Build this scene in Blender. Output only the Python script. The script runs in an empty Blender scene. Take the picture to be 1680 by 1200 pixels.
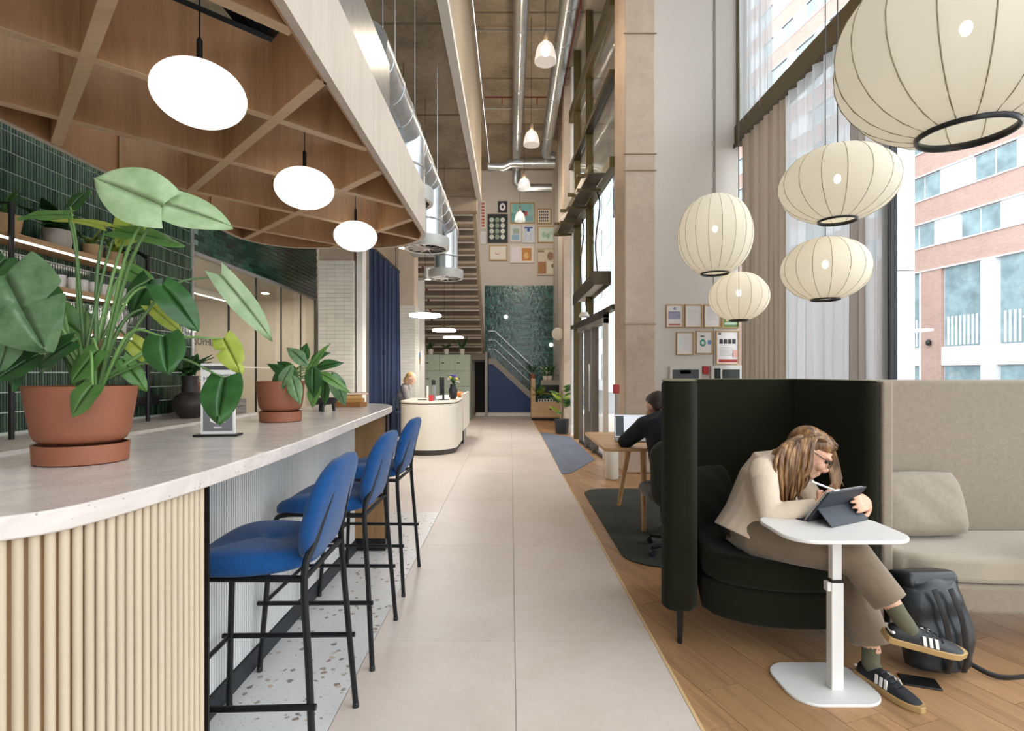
import bpy, bmesh, math, random
from mathutils import Vector, Matrix, noise
random.seed(7)
PI = math.pi
scene = bpy.context.scene
C = scene.collection

# ------------------------------------------------------------------ camera
H = 1.35                      # eye height
F = 880.0                     # focal length in pixels of the 1680 wide frame
cam = bpy.data.cameras.new('camera')
cam.sensor_width = 36.0
cam.lens = 36.0 * F / 1680.0
cam.shift_x = 2 / 1680.0
cam.shift_y = 12 / 1680.0
cam.clip_end = 300
cam.clip_start = 0.02
co = bpy.data.objects.new('camera', cam)
co.location = (0, 0, H)
co.rotation_euler = (PI / 2, 0, 0)
C.objects.link(co)
scene.camera = co

# ------------------------------------------------------------------ world
w = bpy.data.worlds.new('overcast_sky')
scene.world = w
w.use_nodes = True
bg = w.node_tree.nodes['Background']
bg.inputs[0].default_value = (0.90, 0.96, 1.0, 1)
bg.inputs[1].default_value = 1.3
vs = scene.view_settings
vs.view_transform = 'Standard'
vs.look = 'None'
vs.gamma = 1
vs.use_curve_mapping = False
vs.exposure = 1.64

# ------------------------------------------------------------------ helpers
def P(x, y, Y):
    """point seen at x, y in the photograph, standing Y metres away"""
    return Vector(((x - 838) * Y / F, Y, H + (612 - y) * Y / F))

def frame(loc, xd, up=(0, 0, 1)):
    x = Vector(xd).normalized()
    u = Vector(up)
    y = u.cross(x).normalized()
    z = x.cross(y)
    m = Matrix((x, y, z)).transposed().to_4x4()
    m.translation = Vector(loc)
    return m

def Rz(a): return Matrix.Rotation(a, 4, 'Z')
def Rx(a): return Matrix.Rotation(a, 4, 'X')
def Ry(a): return Matrix.Rotation(a, 4, 'Y')
def T(*a): return Matrix.Translation(Vector(a))

def wloc(o):
    v = Vector((0, 0, 0))
    while o is not None:
        v = v + o.location
        o = o.parent
    return v

def catmull(pts, n=6, closed=False):
    pts = [Vector(p) for p in pts]
    out = []
    m = len(pts)
    rng = range(m) if closed else range(m - 1)
    for i in rng:
        p0 = pts[(i - 1) % m] if closed or i > 0 else pts[0] * 2 - pts[1]
        p1 = pts[i]
        p2 = pts[(i + 1) % m]
        p3 = pts[(i + 2) % m] if closed or i + 2 < m else pts[-1] * 2 - pts[-2]
        for k in range(n):
            t = k / n
            out.append(0.5 * ((2 * p1) + (p2 - p0) * t + (2 * p0 - 5 * p1 + 4 * p2 - p3) * t * t + (3 * p1 - p0 - 3 * p2 + p3) * t ** 3))
    if not closed:
        out.append(pts[-1])
    return out

def rrect(w, h, r, n=5, cx=0, cy=0):
    out = []
    for (sx, sy, a0) in ((1, 1, 0), (-1, 1, PI / 2), (-1, -1, PI), (1, -1, 1.5 * PI)):
        for k in range(n + 1):
            a = a0 + k * PI / 2 / n
            out.append((cx + sx * (w / 2 - r) + r * math.cos(a), cy + sy * (h / 2 - r) + r * math.sin(a)))
    return out

class MB:
    """collects shapes of one mesh"""
    def __init__(s):
        s.v = []; s.f = []; s.m = None
    def add(s, vs, fs, M=None):
        o = len(s.v)
        if s.m is not None:
            M = s.m if M is None else s.m @ M
        for p in vs:
            p = Vector(p)
            s.v.append(M @ p if M is not None else p)
        for f in fs:
            s.f.append(tuple(i + o for i in f))
        return s
    def box(s, x0, x1, y0, y1, z0, z1, M=None):
        vs = [(x, y, z) for z in (z0, z1) for y in (y0, y1) for x in (x0, x1)]
        fs = [(0, 2, 3, 1), (4, 5, 7, 6), (0, 1, 5, 4), (2, 6, 7, 3), (0, 4, 6, 2), (1, 3, 7, 5)]
        return s.add(vs, fs, M)
    def cbox(s, c, sz, M=None):
        return s.box(c[0] - sz[0] / 2, c[0] + sz[0] / 2, c[1] - sz[1] / 2, c[1] + sz[1] / 2, c[2] - sz[2] / 2, c[2] + sz[2] / 2, M)
    def prism(s, poly, z0, z1, M=None):
        n = len(poly)
        a = sum(poly[i][0] * poly[(i + 1) % n][1] - poly[(i + 1) % n][0] * poly[i][1] for i in range(n))
        if a < 0: poly = list(reversed(poly))
        vs = [(p[0], p[1], z0) for p in poly] + [(p[0], p[1], z1) for p in poly]
        fs = [tuple(range(n - 1, -1, -1)), tuple(range(n, 2 * n))]
        fs += [(i, (i + 1) % n, n + (i + 1) % n, n + i) for i in range(n)]
        return s.add(vs, fs, M)
    def tube(s, pts, r, n=8, M=None, caps=True, up=None, ry=None, twist=0.0):
        """r: radius or list; ry: second radius (elliptic) or list"""
        pts = [Vector(p) for p in pts]
        k = len(pts)
        rs = r if isinstance(r, (list, tuple)) else [r] * k
        r2 = rs if ry is None else (ry if isinstance(ry, (list, tuple)) else [ry] * k)
        vs = []
        ref = Vector(up) if up is not None else None
        px = None
        for i, p in enumerate(pts):
            d = (pts[min(i + 1, k - 1)] - pts[max(i - 1, 0)])
            if d.length < 1e-9: d = Vector((0, 0, 1))
            d.normalize()
            if ref is not None:
                x = ref - d * ref.dot(d)
                if x.length < 1e-4: x = d.orthogonal()
            elif px is None:
                a = Vector((0, 0, 1)) if abs(d.z) < .9 else Vector((1, 0, 0))
                x = a - d * a.dot(d)
            else:
                x = px - d * px.dot(d)
                if x.length < 1e-5: x = d.orthogonal()
            x.normalize(); px = x
            y = d.cross(x)
            for j in range(n):
                a = 2 * PI * j / n + PI / n + twist
                vs.append(p + x * (rs[i] * math.cos(a)) + y * (r2[i] * math.sin(a)))
        fs = []
        for i in range(k - 1):
            for j in range(n):
                fs.append((i * n + j, i * n + (j + 1) % n, (i + 1) * n + (j + 1) % n, (i + 1) * n + j))
        if caps:
            fs.append(tuple(range(n - 1, -1, -1)))
            fs.append(tuple((k - 1) * n + j for j in range(n)))
        return s.add(vs, fs, M)
    def lathe(s, prof, n=24, M=None, sx=1, sy=1, c=(0, 0, 0), caps=True):
        vs = []; fs = []
        k = len(prof)
        for (r, z) in prof:
            for j in range(n):
                a = 2 * PI * j / n
                vs.append((c[0] + r * sx * math.cos(a), c[1] + r * sy * math.sin(a), c[2] + z))
        for i in range(k - 1):
            for j in range(n):
                fs.append((i * n + j, i * n + (j + 1) % n, (i + 1) * n + (j + 1) % n, (i + 1) * n + j))
        if caps and prof[0][0] > 1e-6: fs.append(tuple(range(n - 1, -1, -1)))
        if caps and prof[-1][0] > 1e-6: fs.append(tuple((k - 1) * n + j for j in range(n)))
        return s.add(vs, fs, M)
    def ell(s, c, r, M=None, n=16, m=10, R=None):
        prof = [(max(1e-4, math.sin(PI * i / m)), -math.cos(PI * i / m)) for i in range(m + 1)]
        vs = []; fs = []
        for (a, z) in prof:
            for j in range(n):
                t = 2 * PI * j / n
                p = Vector((r[0] * a * math.cos(t), r[1] * a * math.sin(t), r[2] * z))
                if R is not None: p = R @ p
                vs.append(p + Vector(c))
        for i in range(m):
            for j in range(n):
                fs.append((i * n + j, i * n + (j + 1) % n, (i + 1) * n + (j + 1) % n, (i + 1) * n + j))
        fs.append(tuple(range(n - 1, -1, -1))); fs.append(tuple(m * n + j for j in range(n)))
        return s.add(vs, fs, M)
    def grid(s, fn, nu, nv, M=None):
        vs = [fn(i / nu, j / nv) for i in range(nu + 1) for j in range(nv + 1)]
        fs = [(i * (nv + 1) + j, (i + 1) * (nv + 1) + j, (i + 1) * (nv + 1) + j + 1, i * (nv + 1) + j + 1) for i in range(nu) for j in range(nv)]
        return s.add(vs, fs, M)
    def mesh(s, name, off=Vector((0, 0, 0)), smooth=False, angle=40):
        me = bpy.data.meshes.new(name)
        me.from_pydata([tuple(p - off) for p in s.v], [], s.f)
        if smooth:
            me.polygons.foreach_set('use_smooth', [True] * len(me.polygons))
            me.update()
            me.set_sharp_from_angle(angle=math.radians(angle))
        me.update()
        return me
    def build(s, name, mat, parent=None, smooth=False, bev=0, sub=0, solid=0, angle=40, seg=2):
        off = wloc(parent) if parent is not None else Vector((0, 0, 0))
        if parent is None and s.v:
            xs = [p.x for p in s.v]; ys = [p.y for p in s.v]; zs = [p.z for p in s.v]
            off = Vector(((min(xs) + max(xs)) / 2, (min(ys) + max(ys)) / 2, min(zs)))
        me = s.mesh(name, off, smooth, angle)
        return link(name, me, mat, parent, off if parent is None else None, bev, sub, solid, seg)

def link(name, me, mat, parent=None, loc=None, bev=0, sub=0, solid=0, seg=2):
    o = bpy.data.objects.new(name, me)
    if mat is not None:
        me.materials.clear(); me.materials.append(mat)
    C.objects.link(o)
    if parent is not None: o.parent = parent
    if loc is not None: o.location = loc
    if solid:
        m = o.modifiers.new('thickness', 'SOLIDIFY'); m.thickness = solid; m.offset = 0
    if bev:
        m = o.modifiers.new('bevel', 'BEVEL'); m.width = bev; m.segments = seg; m.limit_method = 'ANGLE'; m.angle_limit = math.radians(35)
        for p in me.polygons: p.use_smooth = True
        me.set_sharp_from_angle(angle=math.radians(50))
        m.harden_normals = False
    if sub:
        m = o.modifiers.new('subdivision', 'SUBSURF'); m.levels = sub; m.render_levels = sub
    return o

def thing(name, label, cat, loc=(0, 0, 0), group=None):
    o = bpy.data.objects.new(name, None)
    o.empty_display_size = .1
    C.objects.link(o)
    o.location = loc
    return tag(o, label, cat, group)

def tag(o, label, cat, group=None):
    o['label'] = label; o['category'] = cat
    if group: o['group'] = group
    return o

def struct(o, label=None):
    o['kind'] = 'structure'
    if label: o['label'] = label
    return o

def stuff(o):
    o['kind'] = 'stuff'
    return o

def copy_tree(o, parent=None):
    c = o.copy(); C.objects.link(c)
    c.parent = parent
    for ch in o.children:
        copy_tree(ch, c)
    return c

def dup(o, loc, rz=None, label=None, group=None):
    c = copy_tree(o)
    c.location = loc
    if rz is not None: c.rotation_euler.z = rz
    if label: c['label'] = label
    if group: c['group'] = group
    return c

def blob(mb, name, mat, parent, voxel=.006, smooth=4, fac=.5):
    """one continuous surface grown over overlapping closed shapes"""
    off = wloc(parent) if parent is not None else Vector((0, 0, 0))
    me = mb.mesh('tmp', off)
    o = bpy.data.objects.new('tmp', me); C.objects.link(o)
    m = o.modifiers.new('r', 'REMESH'); m.mode = 'VOXEL'; m.voxel_size = voxel
    m = o.modifiers.new('s', 'SMOOTH'); m.iterations = smooth; m.factor = fac
    dg = bpy.context.evaluated_depsgraph_get()
    me2 = bpy.data.meshes.new_from_object(o.evaluated_get(dg), depsgraph=dg)
    bpy.data.objects.remove(o); bpy.data.meshes.remove(me)
    me2.name = name
    me2.polygons.foreach_set('use_smooth', [True] * len(me2.polygons))
    me2.update()
    return link(name, me2, mat, parent)

def text_mesh(s, size, M, name, mat, parent, ext=.0008, align='CENTER'):
    cu = bpy.data.curves.new('t', 'FONT'); cu.body = s; cu.size = size; cu.extrude = ext
    cu.align_x = align; cu.align_y = 'CENTER'; cu.resolution_u = 3
    o = bpy.data.objects.new('t', cu); C.objects.link(o)
    dg = bpy.context.evaluated_depsgraph_get()
    me = bpy.data.meshes.new_from_object(o.evaluated_get(dg), depsgraph=dg)
    bpy.data.objects.remove(o); bpy.data.curves.remove(cu)
    off = wloc(parent) if parent is not None else Vector((0, 0, 0))
    me.transform(Matrix.Translation(-off) @ M)
    me.update()
    return link(name, me, mat, parent)

# ------------------------------------------------------------------ materials
MATS = {}
def srgb(c):
    if isinstance(c, str):
        c = [int(c[i:i + 2], 16) / 255 for i in (0, 2, 4)]
    return tuple(((x / 12.92) if x <= .04045 else ((x + .055) / 1.055) ** 2.4) for x in c)

class NT:
    def __init__(s, name):
        s.m = bpy.data.materials.new(name); s.m.use_nodes = True
        s.t = s.m.node_tree; s.t.nodes.clear()
        s.out = s.n('ShaderNodeOutputMaterial')
    def n(s, typ, **kw):
        nd = s.t.nodes.new(typ)
        for k, v in kw.items():
            if k.startswith('i_'):
                key = k[2:]
                nd.inputs[int(key) if key.isdigit() else key.replace('_', ' ')].default_value = v
            else: setattr(nd, k, v)
        return nd
    def l(s, a, b): s.t.links.new(a, b)
    def coord(s, scale=(1, 1, 1), rot=(0, 0, 0), kind='Object'):
        tc = s.n('ShaderNodeTexCoord'); mp = s.n('ShaderNodeMapping')
        mp.inputs['Scale'].default_value = scale; mp.inputs['Rotation'].default_value = rot
        s.l(tc.outputs[kind], mp.inputs[0]); return mp.outputs[0]
    def noise(s, vec, scale, detail=4, rough=.6, dist=0):
        nd = s.n('ShaderNodeTexNoise'); s.l(vec, nd.inputs['Vector'])
        nd.inputs['Scale'].default_value = scale; nd.inputs['Detail'].default_value = detail
        nd.inputs['Roughness'].default_value = rough; nd.inputs['Distortion'].default_value = dist
        return nd.outputs[0]
    def ramp(s, fac, stops):
        r = s.n('ShaderNodeValToRGB'); e = r.color_ramp.elements
        while len(e) < len(stops): e.new(.5)
        for i, (p, c) in enumerate(stops):
            e[i].position = p; e[i].color = (*c, 1) if len(c) == 3 else c
        s.l(fac, r.inputs[0]); return r.outputs[0]
    def mix(s, f, a, b, mode='MIX'):
        m = s.n('ShaderNodeMix', data_type='RGBA', blend_type=mode)
        for k, v in ((0, f), (6, a), (7, b)):
            if hasattr(v, 'node'): s.l(v, m.inputs[k])
            else: m.inputs[k].default_value = v if k == 0 else (*v, 1)
        return m.outputs[2]
    def hsv(s, col, val):
        h = s.n('ShaderNodeHueSaturation'); s.l(col, h.inputs['Color'])
        s.l(val, h.inputs['Value']); return h.outputs[0]
    def maprange(s, v, a, b):
        m = s.n('ShaderNodeMapRange'); s.l(v, m.inputs[0])
        m.inputs[3].default_value = a; m.inputs[4].default_value = b; return m.outputs[0]
    def bsdf(s, col, rough=.5, metal=0, spec=.5, bump=None, bstr=.2, bdist=.01, sheen=0, coat=0, emis=None, estr=0, trans=0):
        b = s.n('ShaderNodeBsdfPrincipled')
        if hasattr(col, 'node'): s.l(col, b.inputs['Base Color'])
        else: b.inputs['Base Color'].default_value = (*col, 1)
        if hasattr(rough, 'node'): s.l(rough, b.inputs['Roughness'])
        else: b.inputs['Roughness'].default_value = rough
        b.inputs['Metallic'].default_value = metal
        b.inputs['Specular IOR Level'].default_value = spec
        b.inputs['Sheen Weight'].default_value = sheen
        b.inputs['Coat Weight'].default_value = coat
        if emis is not None:
            b.inputs['Emission Color'].default_value = (*emis, 1); b.inputs['Emission Strength'].default_value = estr
        if bump is not None:
            bp = s.n('ShaderNodeBump'); bp.inputs['Strength'].default_value = bstr; bp.inputs['Distance'].default_value = bdist
            s.l(bump, bp.inputs['Height']); s.l(bp.outputs[0], b.inputs['Normal'])
        s.l(b.outputs[0], s.out.inputs[0])
        return b

def mat(name, col, rough=.5, metal=0, var=.06, scale=6, bump=0, bscale=60, spec=.5, sheen=0, coat=0, rnd=0, island=0, stretch=(1, 1, 1), emis=None, estr=0, col2=None, kind='Object'):
    if name in MATS: return MATS[name]
    t = NT(name); c = srgb(col)
    vec = t.coord(stretch, kind=kind)
    nz = t.noise(vec, scale)
    if col2 is not None:
        cc = t.ramp(nz, [(.35, c), (.68, srgb(col2))])
    else:
        cc = t.ramp(nz, [(.3, tuple(x * (1 - var) for x in c)), (.7, tuple(min(1, x * (1 + var)) for x in c))])
    if rnd:
        oi = t.n('ShaderNodeObjectInfo'); cc = t.hsv(cc, t.maprange(oi.outputs['Random'], 1 - rnd, 1 + rnd))
    if island:
        g = t.n('ShaderNodeNewGeometry'); cc = t.hsv(cc, t.maprange(g.outputs['Random Per Island'], 1 - island, 1 + island))
    bp = t.noise(vec, bscale, 3) if bump else None
    t.bsdf(cc, rough, metal, spec, bp, bump, .006, sheen, coat, emis=srgb(emis) if emis else None, estr=estr)
    MATS[name] = t.m
    return t.m

def wood(name, c1, c2, axis='Y', scale=1.0, rough=.45, rnd=0, bump=.08, kind='Object', dark=None, rot=0.0):
    if name in MATS: return MATS[name]
    t = NT(name)
    st = {'X': (.09, 1, 1), 'Y': (1, .09, 1), 'Z': (1, 1, .09)}[axis]
    vec = t.coord(tuple(a * scale for a in st), (0, 0, rot), kind)
    oi = t.n('ShaderNodeObjectInfo')
    add = t.n('ShaderNodeVectorMath', operation='ADD'); t.l(vec, add.inputs[0])
    sc = t.n('ShaderNodeVectorMath', operation='SCALE'); t.l(oi.outputs['Random'], sc.inputs['Scale']); sc.inputs[0].default_value = (9, 7, 5)
    t.l(sc.outputs[0], add.inputs[1]); vec = add.outputs[0]
    a = t.noise(vec, 9, 6, .65, .6)
    b = t.noise(vec, 70, 3, .6, .2)
    col = t.ramp(a, [(.25, srgb(c2)), (.5, srgb(c1)), (.8, tuple(min(1, x * 1.1) for x in srgb(c1)))])
    col = t.mix(.35, col, t.ramp(b, [(.3, srgb(c2)), (.7, srgb(c1))]))
    if rnd: col = t.hsv(col, t.maprange(oi.outputs['Random'], 1 - rnd, 1 + rnd))
    t.bsdf(col, rough, 0, .4, b, bump, .003)
    MATS[name] = t.m
    return t.m

def concrete(name, c1, c2, rough=.8, scale=.7):
    t = NT(name); vec = t.coord()
    a = t.noise(vec, scale, 8, .68, .4); b = t.noise(vec, scale * 14, 5, .7)
    col = t.ramp(a, [(.28, srgb(c2)), (.55, srgb(c1)), (.8, tuple(min(1, x * 1.12) for x in srgb(c1)))])
    col = t.mix(.3, col, t.ramp(b, [(.3, srgb(c2)), (.65, srgb(c1))]))
    v = t.n('ShaderNodeTexVoronoi'); t.l(vec, v.inputs['Vector']); v.inputs['Scale'].default_value = 7
    pit = t.ramp(v.outputs['Distance'], [(.0, (.55, .5, .45)), (.045, (1, 1, 1))])
    col = t.mix(.6, col, pit, 'MULTIPLY')
    t.bsdf(col, rough, 0, .3, b, .25, .01)
    MATS[name] = t.m; return t.m

def emission(name, col, strength, tr=0):
    t = NT(name); e = t.n('ShaderNodeEmission'); e.inputs[0].default_value = (*srgb(col), 1); e.inputs[1].default_value = strength
    t.l(e.outputs[0], t.out.inputs[0]); MATS[name] = t.m; return t.m

def glass_mat(name, tint=(1, 1, 1), refl=.06, rough=.0):
    t = NT(name)
    tr = t.n('ShaderNodeBsdfTransparent'); tr.inputs[0].default_value = (*tint, 1)
    gl = t.n('ShaderNodeBsdfGlossy'); gl.inputs['Roughness'].default_value = rough
    lw = t.n('ShaderNodeLayerWeight'); lw.inputs[0].default_value = .5
    pw_ = t.n('ShaderNodeMath', operation='POWER'); t.l(lw.outputs['Facing'], pw_.inputs[0]); pw_.inputs[1].default_value = 4.0
    fr = t.n('ShaderNodeMath', operation='MULTIPLY_ADD'); t.l(pw_.outputs[0], fr.inputs[0]); fr.inputs[1].default_value = .55; fr.inputs[2].default_value = refl * .5
    mx = t.n('ShaderNodeMixShader'); t.l(fr.outputs[0], mx.inputs[0]); t.l(tr.outputs[0], mx.inputs[1]); t.l(gl.outputs[0], mx.inputs[2])
    t.l(mx.outputs[0], t.out.inputs[0]); MATS[name] = t.m; return t.m

def cloth_sheer(name, col, tr=.4, translucent=.5, emis=0, grad=None):
    t = NT(name); c = (*srgb(col), 1)
    d = t.n('ShaderNodeBsdfDiffuse'); d.inputs[0].default_value = c
    l = t.n('ShaderNodeBsdfTranslucent'); l.inputs[0].default_value = c
    m1 = t.n('ShaderNodeMixShader'); m1.inputs[0].default_value = translucent; t.l(d.outputs[0], m1.inputs[1]); t.l(l.outputs[0], m1.inputs[2])
    sh = m1.outputs[0]
    if emis:
        e = t.n('ShaderNodeEmission'); e.inputs[0].default_value = c; e.inputs[1].default_value = emis
        ad = t.n('ShaderNodeAddShader'); t.l(sh, ad.inputs[0]); t.l(e.outputs[0], ad.inputs[1]); sh = ad.outputs[0]
    if tr:
        x = t.n('ShaderNodeBsdfTransparent'); m2 = t.n('ShaderNodeMixShader'); m2.inputs[0].default_value = tr
        t.l(sh, m2.inputs[1]); t.l(x.outputs[0], m2.inputs[2]); sh = m2.outputs[0]
    t.l(sh, t.out.inputs[0]); MATS[name] = t.m; return t.m

# plain colours
m_white = mat('white_paint', 'E6E2DC', .55, var=.02)
m_wallwhite = mat('wall_white', 'D3CCC4', .7, var=.025, scale=1.5)
m_black = mat('black_metal', '1B1A1B', .38, .3, var=.1)
m_blackplastic = mat('black_plastic', '1A1B1E', .45)
m_bronze = mat('bronze_metal', '5E5230', .42, .55, var=.08)
m_bronzed = mat('bronze_dark', '4A412B', .45, .5, var=.08)
m_steel = mat('galvanised_steel', 'C3C7C9', .28, .9, var=.1, scale=14, bump=.05)
m_steel2 = mat('grey_metal', '9B9894', .5, .4)
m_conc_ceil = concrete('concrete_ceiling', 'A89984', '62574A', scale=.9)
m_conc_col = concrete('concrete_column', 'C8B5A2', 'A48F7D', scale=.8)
m_blue = mat('blue_fabric', '14467C', .9, var=.12, scale=60, bump=.3, bscale=400, sheen=.2, spec=.15)
m_terra = mat('terracotta_plastic', '8C543A', .55, var=.05)
m_soil = mat('soil', '2B211A', .95, var=.3, scale=80, bump=.6)
m_cream = mat('cream_laminate', 'DED6C6', .5, var=.02)
m_grout = mat('grout', '9FA79A', .8)
m_glass = glass_mat('window_glass')
m_glass2 = glass_mat('partition_glass', (.93, .95, .94), .1)
m_paper = mat('paper', 'E9E6E2', .7, var=.03)
m_oakframe = wood('oak_frame', 'C29A63', '9A7444', 'Z', 3)
m_opal = emission('opal_glow', 'FFF4EA', .45)
m_led = emission('led_glow', 'FFF3E4', 3.0)
m_skin = mat('skin', 'D9A78B', .5, var=.06, scale=20, spec=.35)
m_skin2 = mat('skin_pale', 'E3B79F', .5, var=.05, scale=20, spec=.35)
# ================================================================== STRUCTURE
def SFX(Y): return 1.50 - .053 * (Y - 7.6)      # shopfront line on the right
def edgeX(Y): return .735 - .008 * Y            # where the pale floor meets the wood floor
CEIL = 7.95
SLAB = 5.4
FAR = 17.5
LW = -3.66                                       # left wall
RW = 3.3                                         # window wall

# ---- floors
t = NT('floor_screed'); vec = t.coord(kind='Object')
a = t.noise(vec, 1.3, 7, .62, .3); b = t.noise(vec, 22, 4, .6)
col = t.ramp(a, [(.25, srgb('C9BAAE')), (.5, srgb('D6C8BE')), (.75, srgb('DED3CB'))])
col = t.mix(.15, col, t.ramp(b, [(.3, srgb('BFAE9D')), (.7, srgb('E0D6CC'))]))
oi = t.n('ShaderNodeObjectInfo'); col = t.hsv(col, t.maprange(oi.outputs['Random'], .97, 1.03))
t.bsdf(col, .42, 0, .4, b, .05, .003); m_screed = t.m

t = NT('terrazzo'); vec = t.coord()
v1 = t.n('ShaderNodeTexVoronoi'); nzv = t.n('ShaderNodeTexNoise'); t.l(vec, nzv.inputs['Vector']); nzv.inputs['Scale'].default_value = 40
wv_ = t.n('ShaderNodeVectorMath', operation='MULTIPLY_ADD'); t.l(nzv.outputs['Color'], wv_.inputs[0]); wv_.inputs[1].default_value = (.03, .03, .03); t.l(vec, wv_.inputs[2]); t.l(wv_.outputs[0], v1.inputs['Vector']); v1.inputs['Scale'].default_value = 22
v2 = t.n('ShaderNodeTexVoronoi'); t.l(vec, v2.inputs['Vector']); v2.inputs['Scale'].default_value = 75
n1 = t.noise(vec, 30, 2, .5, 1.5)
chip = t.ramp(v1.outputs['Distance'], [(.26, (1, 1, 1)), (.30, (0, 0, 0))])
r1 = t.n('ShaderNodeSeparateColor'); t.l(v1.outputs['Color'], r1.inputs[0])
sel = t.ramp(r1.outputs[0], [(.38, (0, 0, 0)), (.40, (1, 1, 1))])
cc = t.ramp(r1.outputs[1], [(.2, srgb('8C7A6A')), (.45, srgb('A9A6A2')), (.7, srgb('6F6D6E')), (.9, srgb('C9B8A4'))])
mk = t.n('ShaderNodeMath', operation='MULTIPLY'); t.l(chip, mk.inputs[0]); t.l(sel, mk.inputs[1])
r2 = t.n('ShaderNodeSeparateColor'); t.l(v2.outputs['Color'], r2.inputs[0])
c2 = t.ramp(v2.outputs['Distance'], [(.16, (1, 1, 1)), (.2, (0, 0, 0))])
s2 = t.ramp(r2.outputs[0], [(.6, (0, 0, 0)), (.62, (1, 1, 1))])
mk2 = t.n('ShaderNodeMath', operation='MULTIPLY'); t.l(c2, mk2.inputs[0]); t.l(s2, mk2.inputs[1])
base = t.mix(mk2.outputs[0], srgb('DAD8D6'), srgb('9A948E'))
base = t.mix(mk.outputs[0], base, cc)
t.bsdf(base, .35, 0, .5); m_terrazzo = t.m

fl = MB(); fl.box(-7.0, 3.46, -3.5, FAR + .3, -.30, -.02)
floor = struct(fl.build('floor', mat('floor_base', 'B9AFA4', .7)))
# pale screed panels of the aisle, very fine joints
y = -.3
while y < FAR:
    y1 = min(y + 1.5, FAR)
    for (xa, xb) in ((-.69, .02), (.02, None)):
        g = .0012
        e0 = edgeX(y) if xb is None else xb
        e1 = edgeX(y1) if xb is None else xb
        MB().prism([(xa + g, y + g), (e0 - g, y + g), (e1 - g, y1 - g), (xa + g, y1 - g)], -.02, 0).build('floor_panel', m_screed, floor)
    y = y1
for (a_, b_) in ((5.2, 9.), (9., 13.2), (13.2, FAR)):
    MB().box(-3.64, -.692, a_ + .002, b_ - .002, -.02, 0).build('floor_panel', m_screed, floor)
MB().box(-1.64, -.692, -.3, 5.198, -.02, 0).build('terrazzo_strip', m_terrazzo, floor)
MB().box(-3.64, -1.642, -.3, 5.198, -.02, 0).build('floor_panel', mat('service_floor', '6E6A66', .7), floor)
MB().prism([(edgeX(-.3), -.3), (edgeX(-.3) + .014, -.3), (edgeX(FAR) + .014, FAR), (edgeX(FAR), FAR)], -.02, .0015).build('edge_trim', mat('trim_oak', 'D9B98C', .5), floor)

# ---- wood planks, laid at a slant to the aisle
def clip(poly, a, b):
    """keep the left side of a->b"""
    out = []
    n = len(poly)
    def sd(p): return (b[0] - a[0]) * (p[1] - a[1]) - (b[1] - a[1]) * (p[0] - a[0])
    for i in range(n):
        p, q = poly[i], poly[(i + 1) % n]
        sp, sq = sd(p), sd(q)
        if sp >= 0: out.append(p)
        if (sp > 0 > sq) or (sp < 0 < sq):
            k = sp / (sp - sq); out.append((p[0] + (q[0] - p[0]) * k, p[1] + (q[1] - p[1]) * k))
    return out
region = [(edgeX(.6) + .015, .6), (RW - .02, .6), (RW - .02, 7.77), (1.38, 17.3), (edgeX(17.3) + .015, 17.3)]
m_plank = wood('oak_plank', 'B88F66', '836044', 'X', 1.2, .42, rnd=.13, bump=.12)
pa = math.atan2(.943, -.333)
ux, uy = math.cos(pa), math.sin(pa)
vx, vy = -uy, ux
pw, pl = .19, 1.45
for i in range(-32, 90):
    offs = random.random() * pl
    for j in range(-4, 16):
        s0 = j * pl + offs; d0 = i * pw
        g = .0012
        q = []
        for (s, d) in ((s0 + g, d0 + g), (s0 + pl - g, d0 + g), (s0 + pl - g, d0 + pw - g), (s0 + g, d0 + pw - g)):
            q.append((s * ux + d * vx, s * uy + d * vy))
        for k in range(len(region)):
            if len(q) < 3: break
            q = clip(q, region[k], region[(k + 1) % len(region)])
        if len(q) < 3: continue
        ar = abs(sum(q[k][0] * q[(k + 1) % len(q)][1] - q[(k + 1) % len(q)][0] * q[k][1] for k in range(len(q)))) / 2
        if ar < .004: continue
        cx = sum(p[0] for p in q) / len(q); cy = sum(p[1] for p in q) / len(q)
        lp = [((p[0] - cx) * ux + (p[1] - cy) * uy, (p[0] - cx) * vx + (p[1] - cy) * vy) for p in q]
        me = MB().prism(lp, -.018, 0).mesh('plank')
        o = link('plank', me, m_plank, floor)
        o.location = Vector((cx, cy, 0)) - floor.location
        o.rotation_euler.z = pa

# ---- ceilings
m_ceil = m_conc_ceil
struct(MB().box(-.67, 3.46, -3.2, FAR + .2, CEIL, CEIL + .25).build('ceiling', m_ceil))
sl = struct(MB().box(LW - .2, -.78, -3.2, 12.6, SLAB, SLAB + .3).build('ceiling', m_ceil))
MB().box(-.78, -.69, -3.2, 12.6, SLAB + .12, CEIL + .1).build('edge_board', mat('edge_board', 'A89A86', .7), sl, bev=.01)
MB().box(-.80, -.685, -3.2, 12.6, SLAB - .03, SLAB + .09).build('edge_trim', m_white, sl)
MB().box(-.78, -.70, -3.2, 12.6, SLAB + .09, SLAB + .12).build('shadow_gap', m_black, sl)
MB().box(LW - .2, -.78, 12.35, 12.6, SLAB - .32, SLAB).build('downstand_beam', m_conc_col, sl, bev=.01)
# slab formwork seams are real grooves between pours
for yy in (3.2, 5.4, 7.6, 9.8, 12.0, 14.2):
    MB().box(-.66, 3.2, yy, yy + .03, CEIL - .012, CEIL + .01).build('pour_seam', mat('seam', '7A6B58', .9), sl)
for yy in (4.0, 6.2, 8.4, 10.6):
    MB().box(LW, -.8, yy, yy + .03, SLAB - .012, SLAB + .01).build('pour_seam', MATS['seam'], sl)

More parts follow.
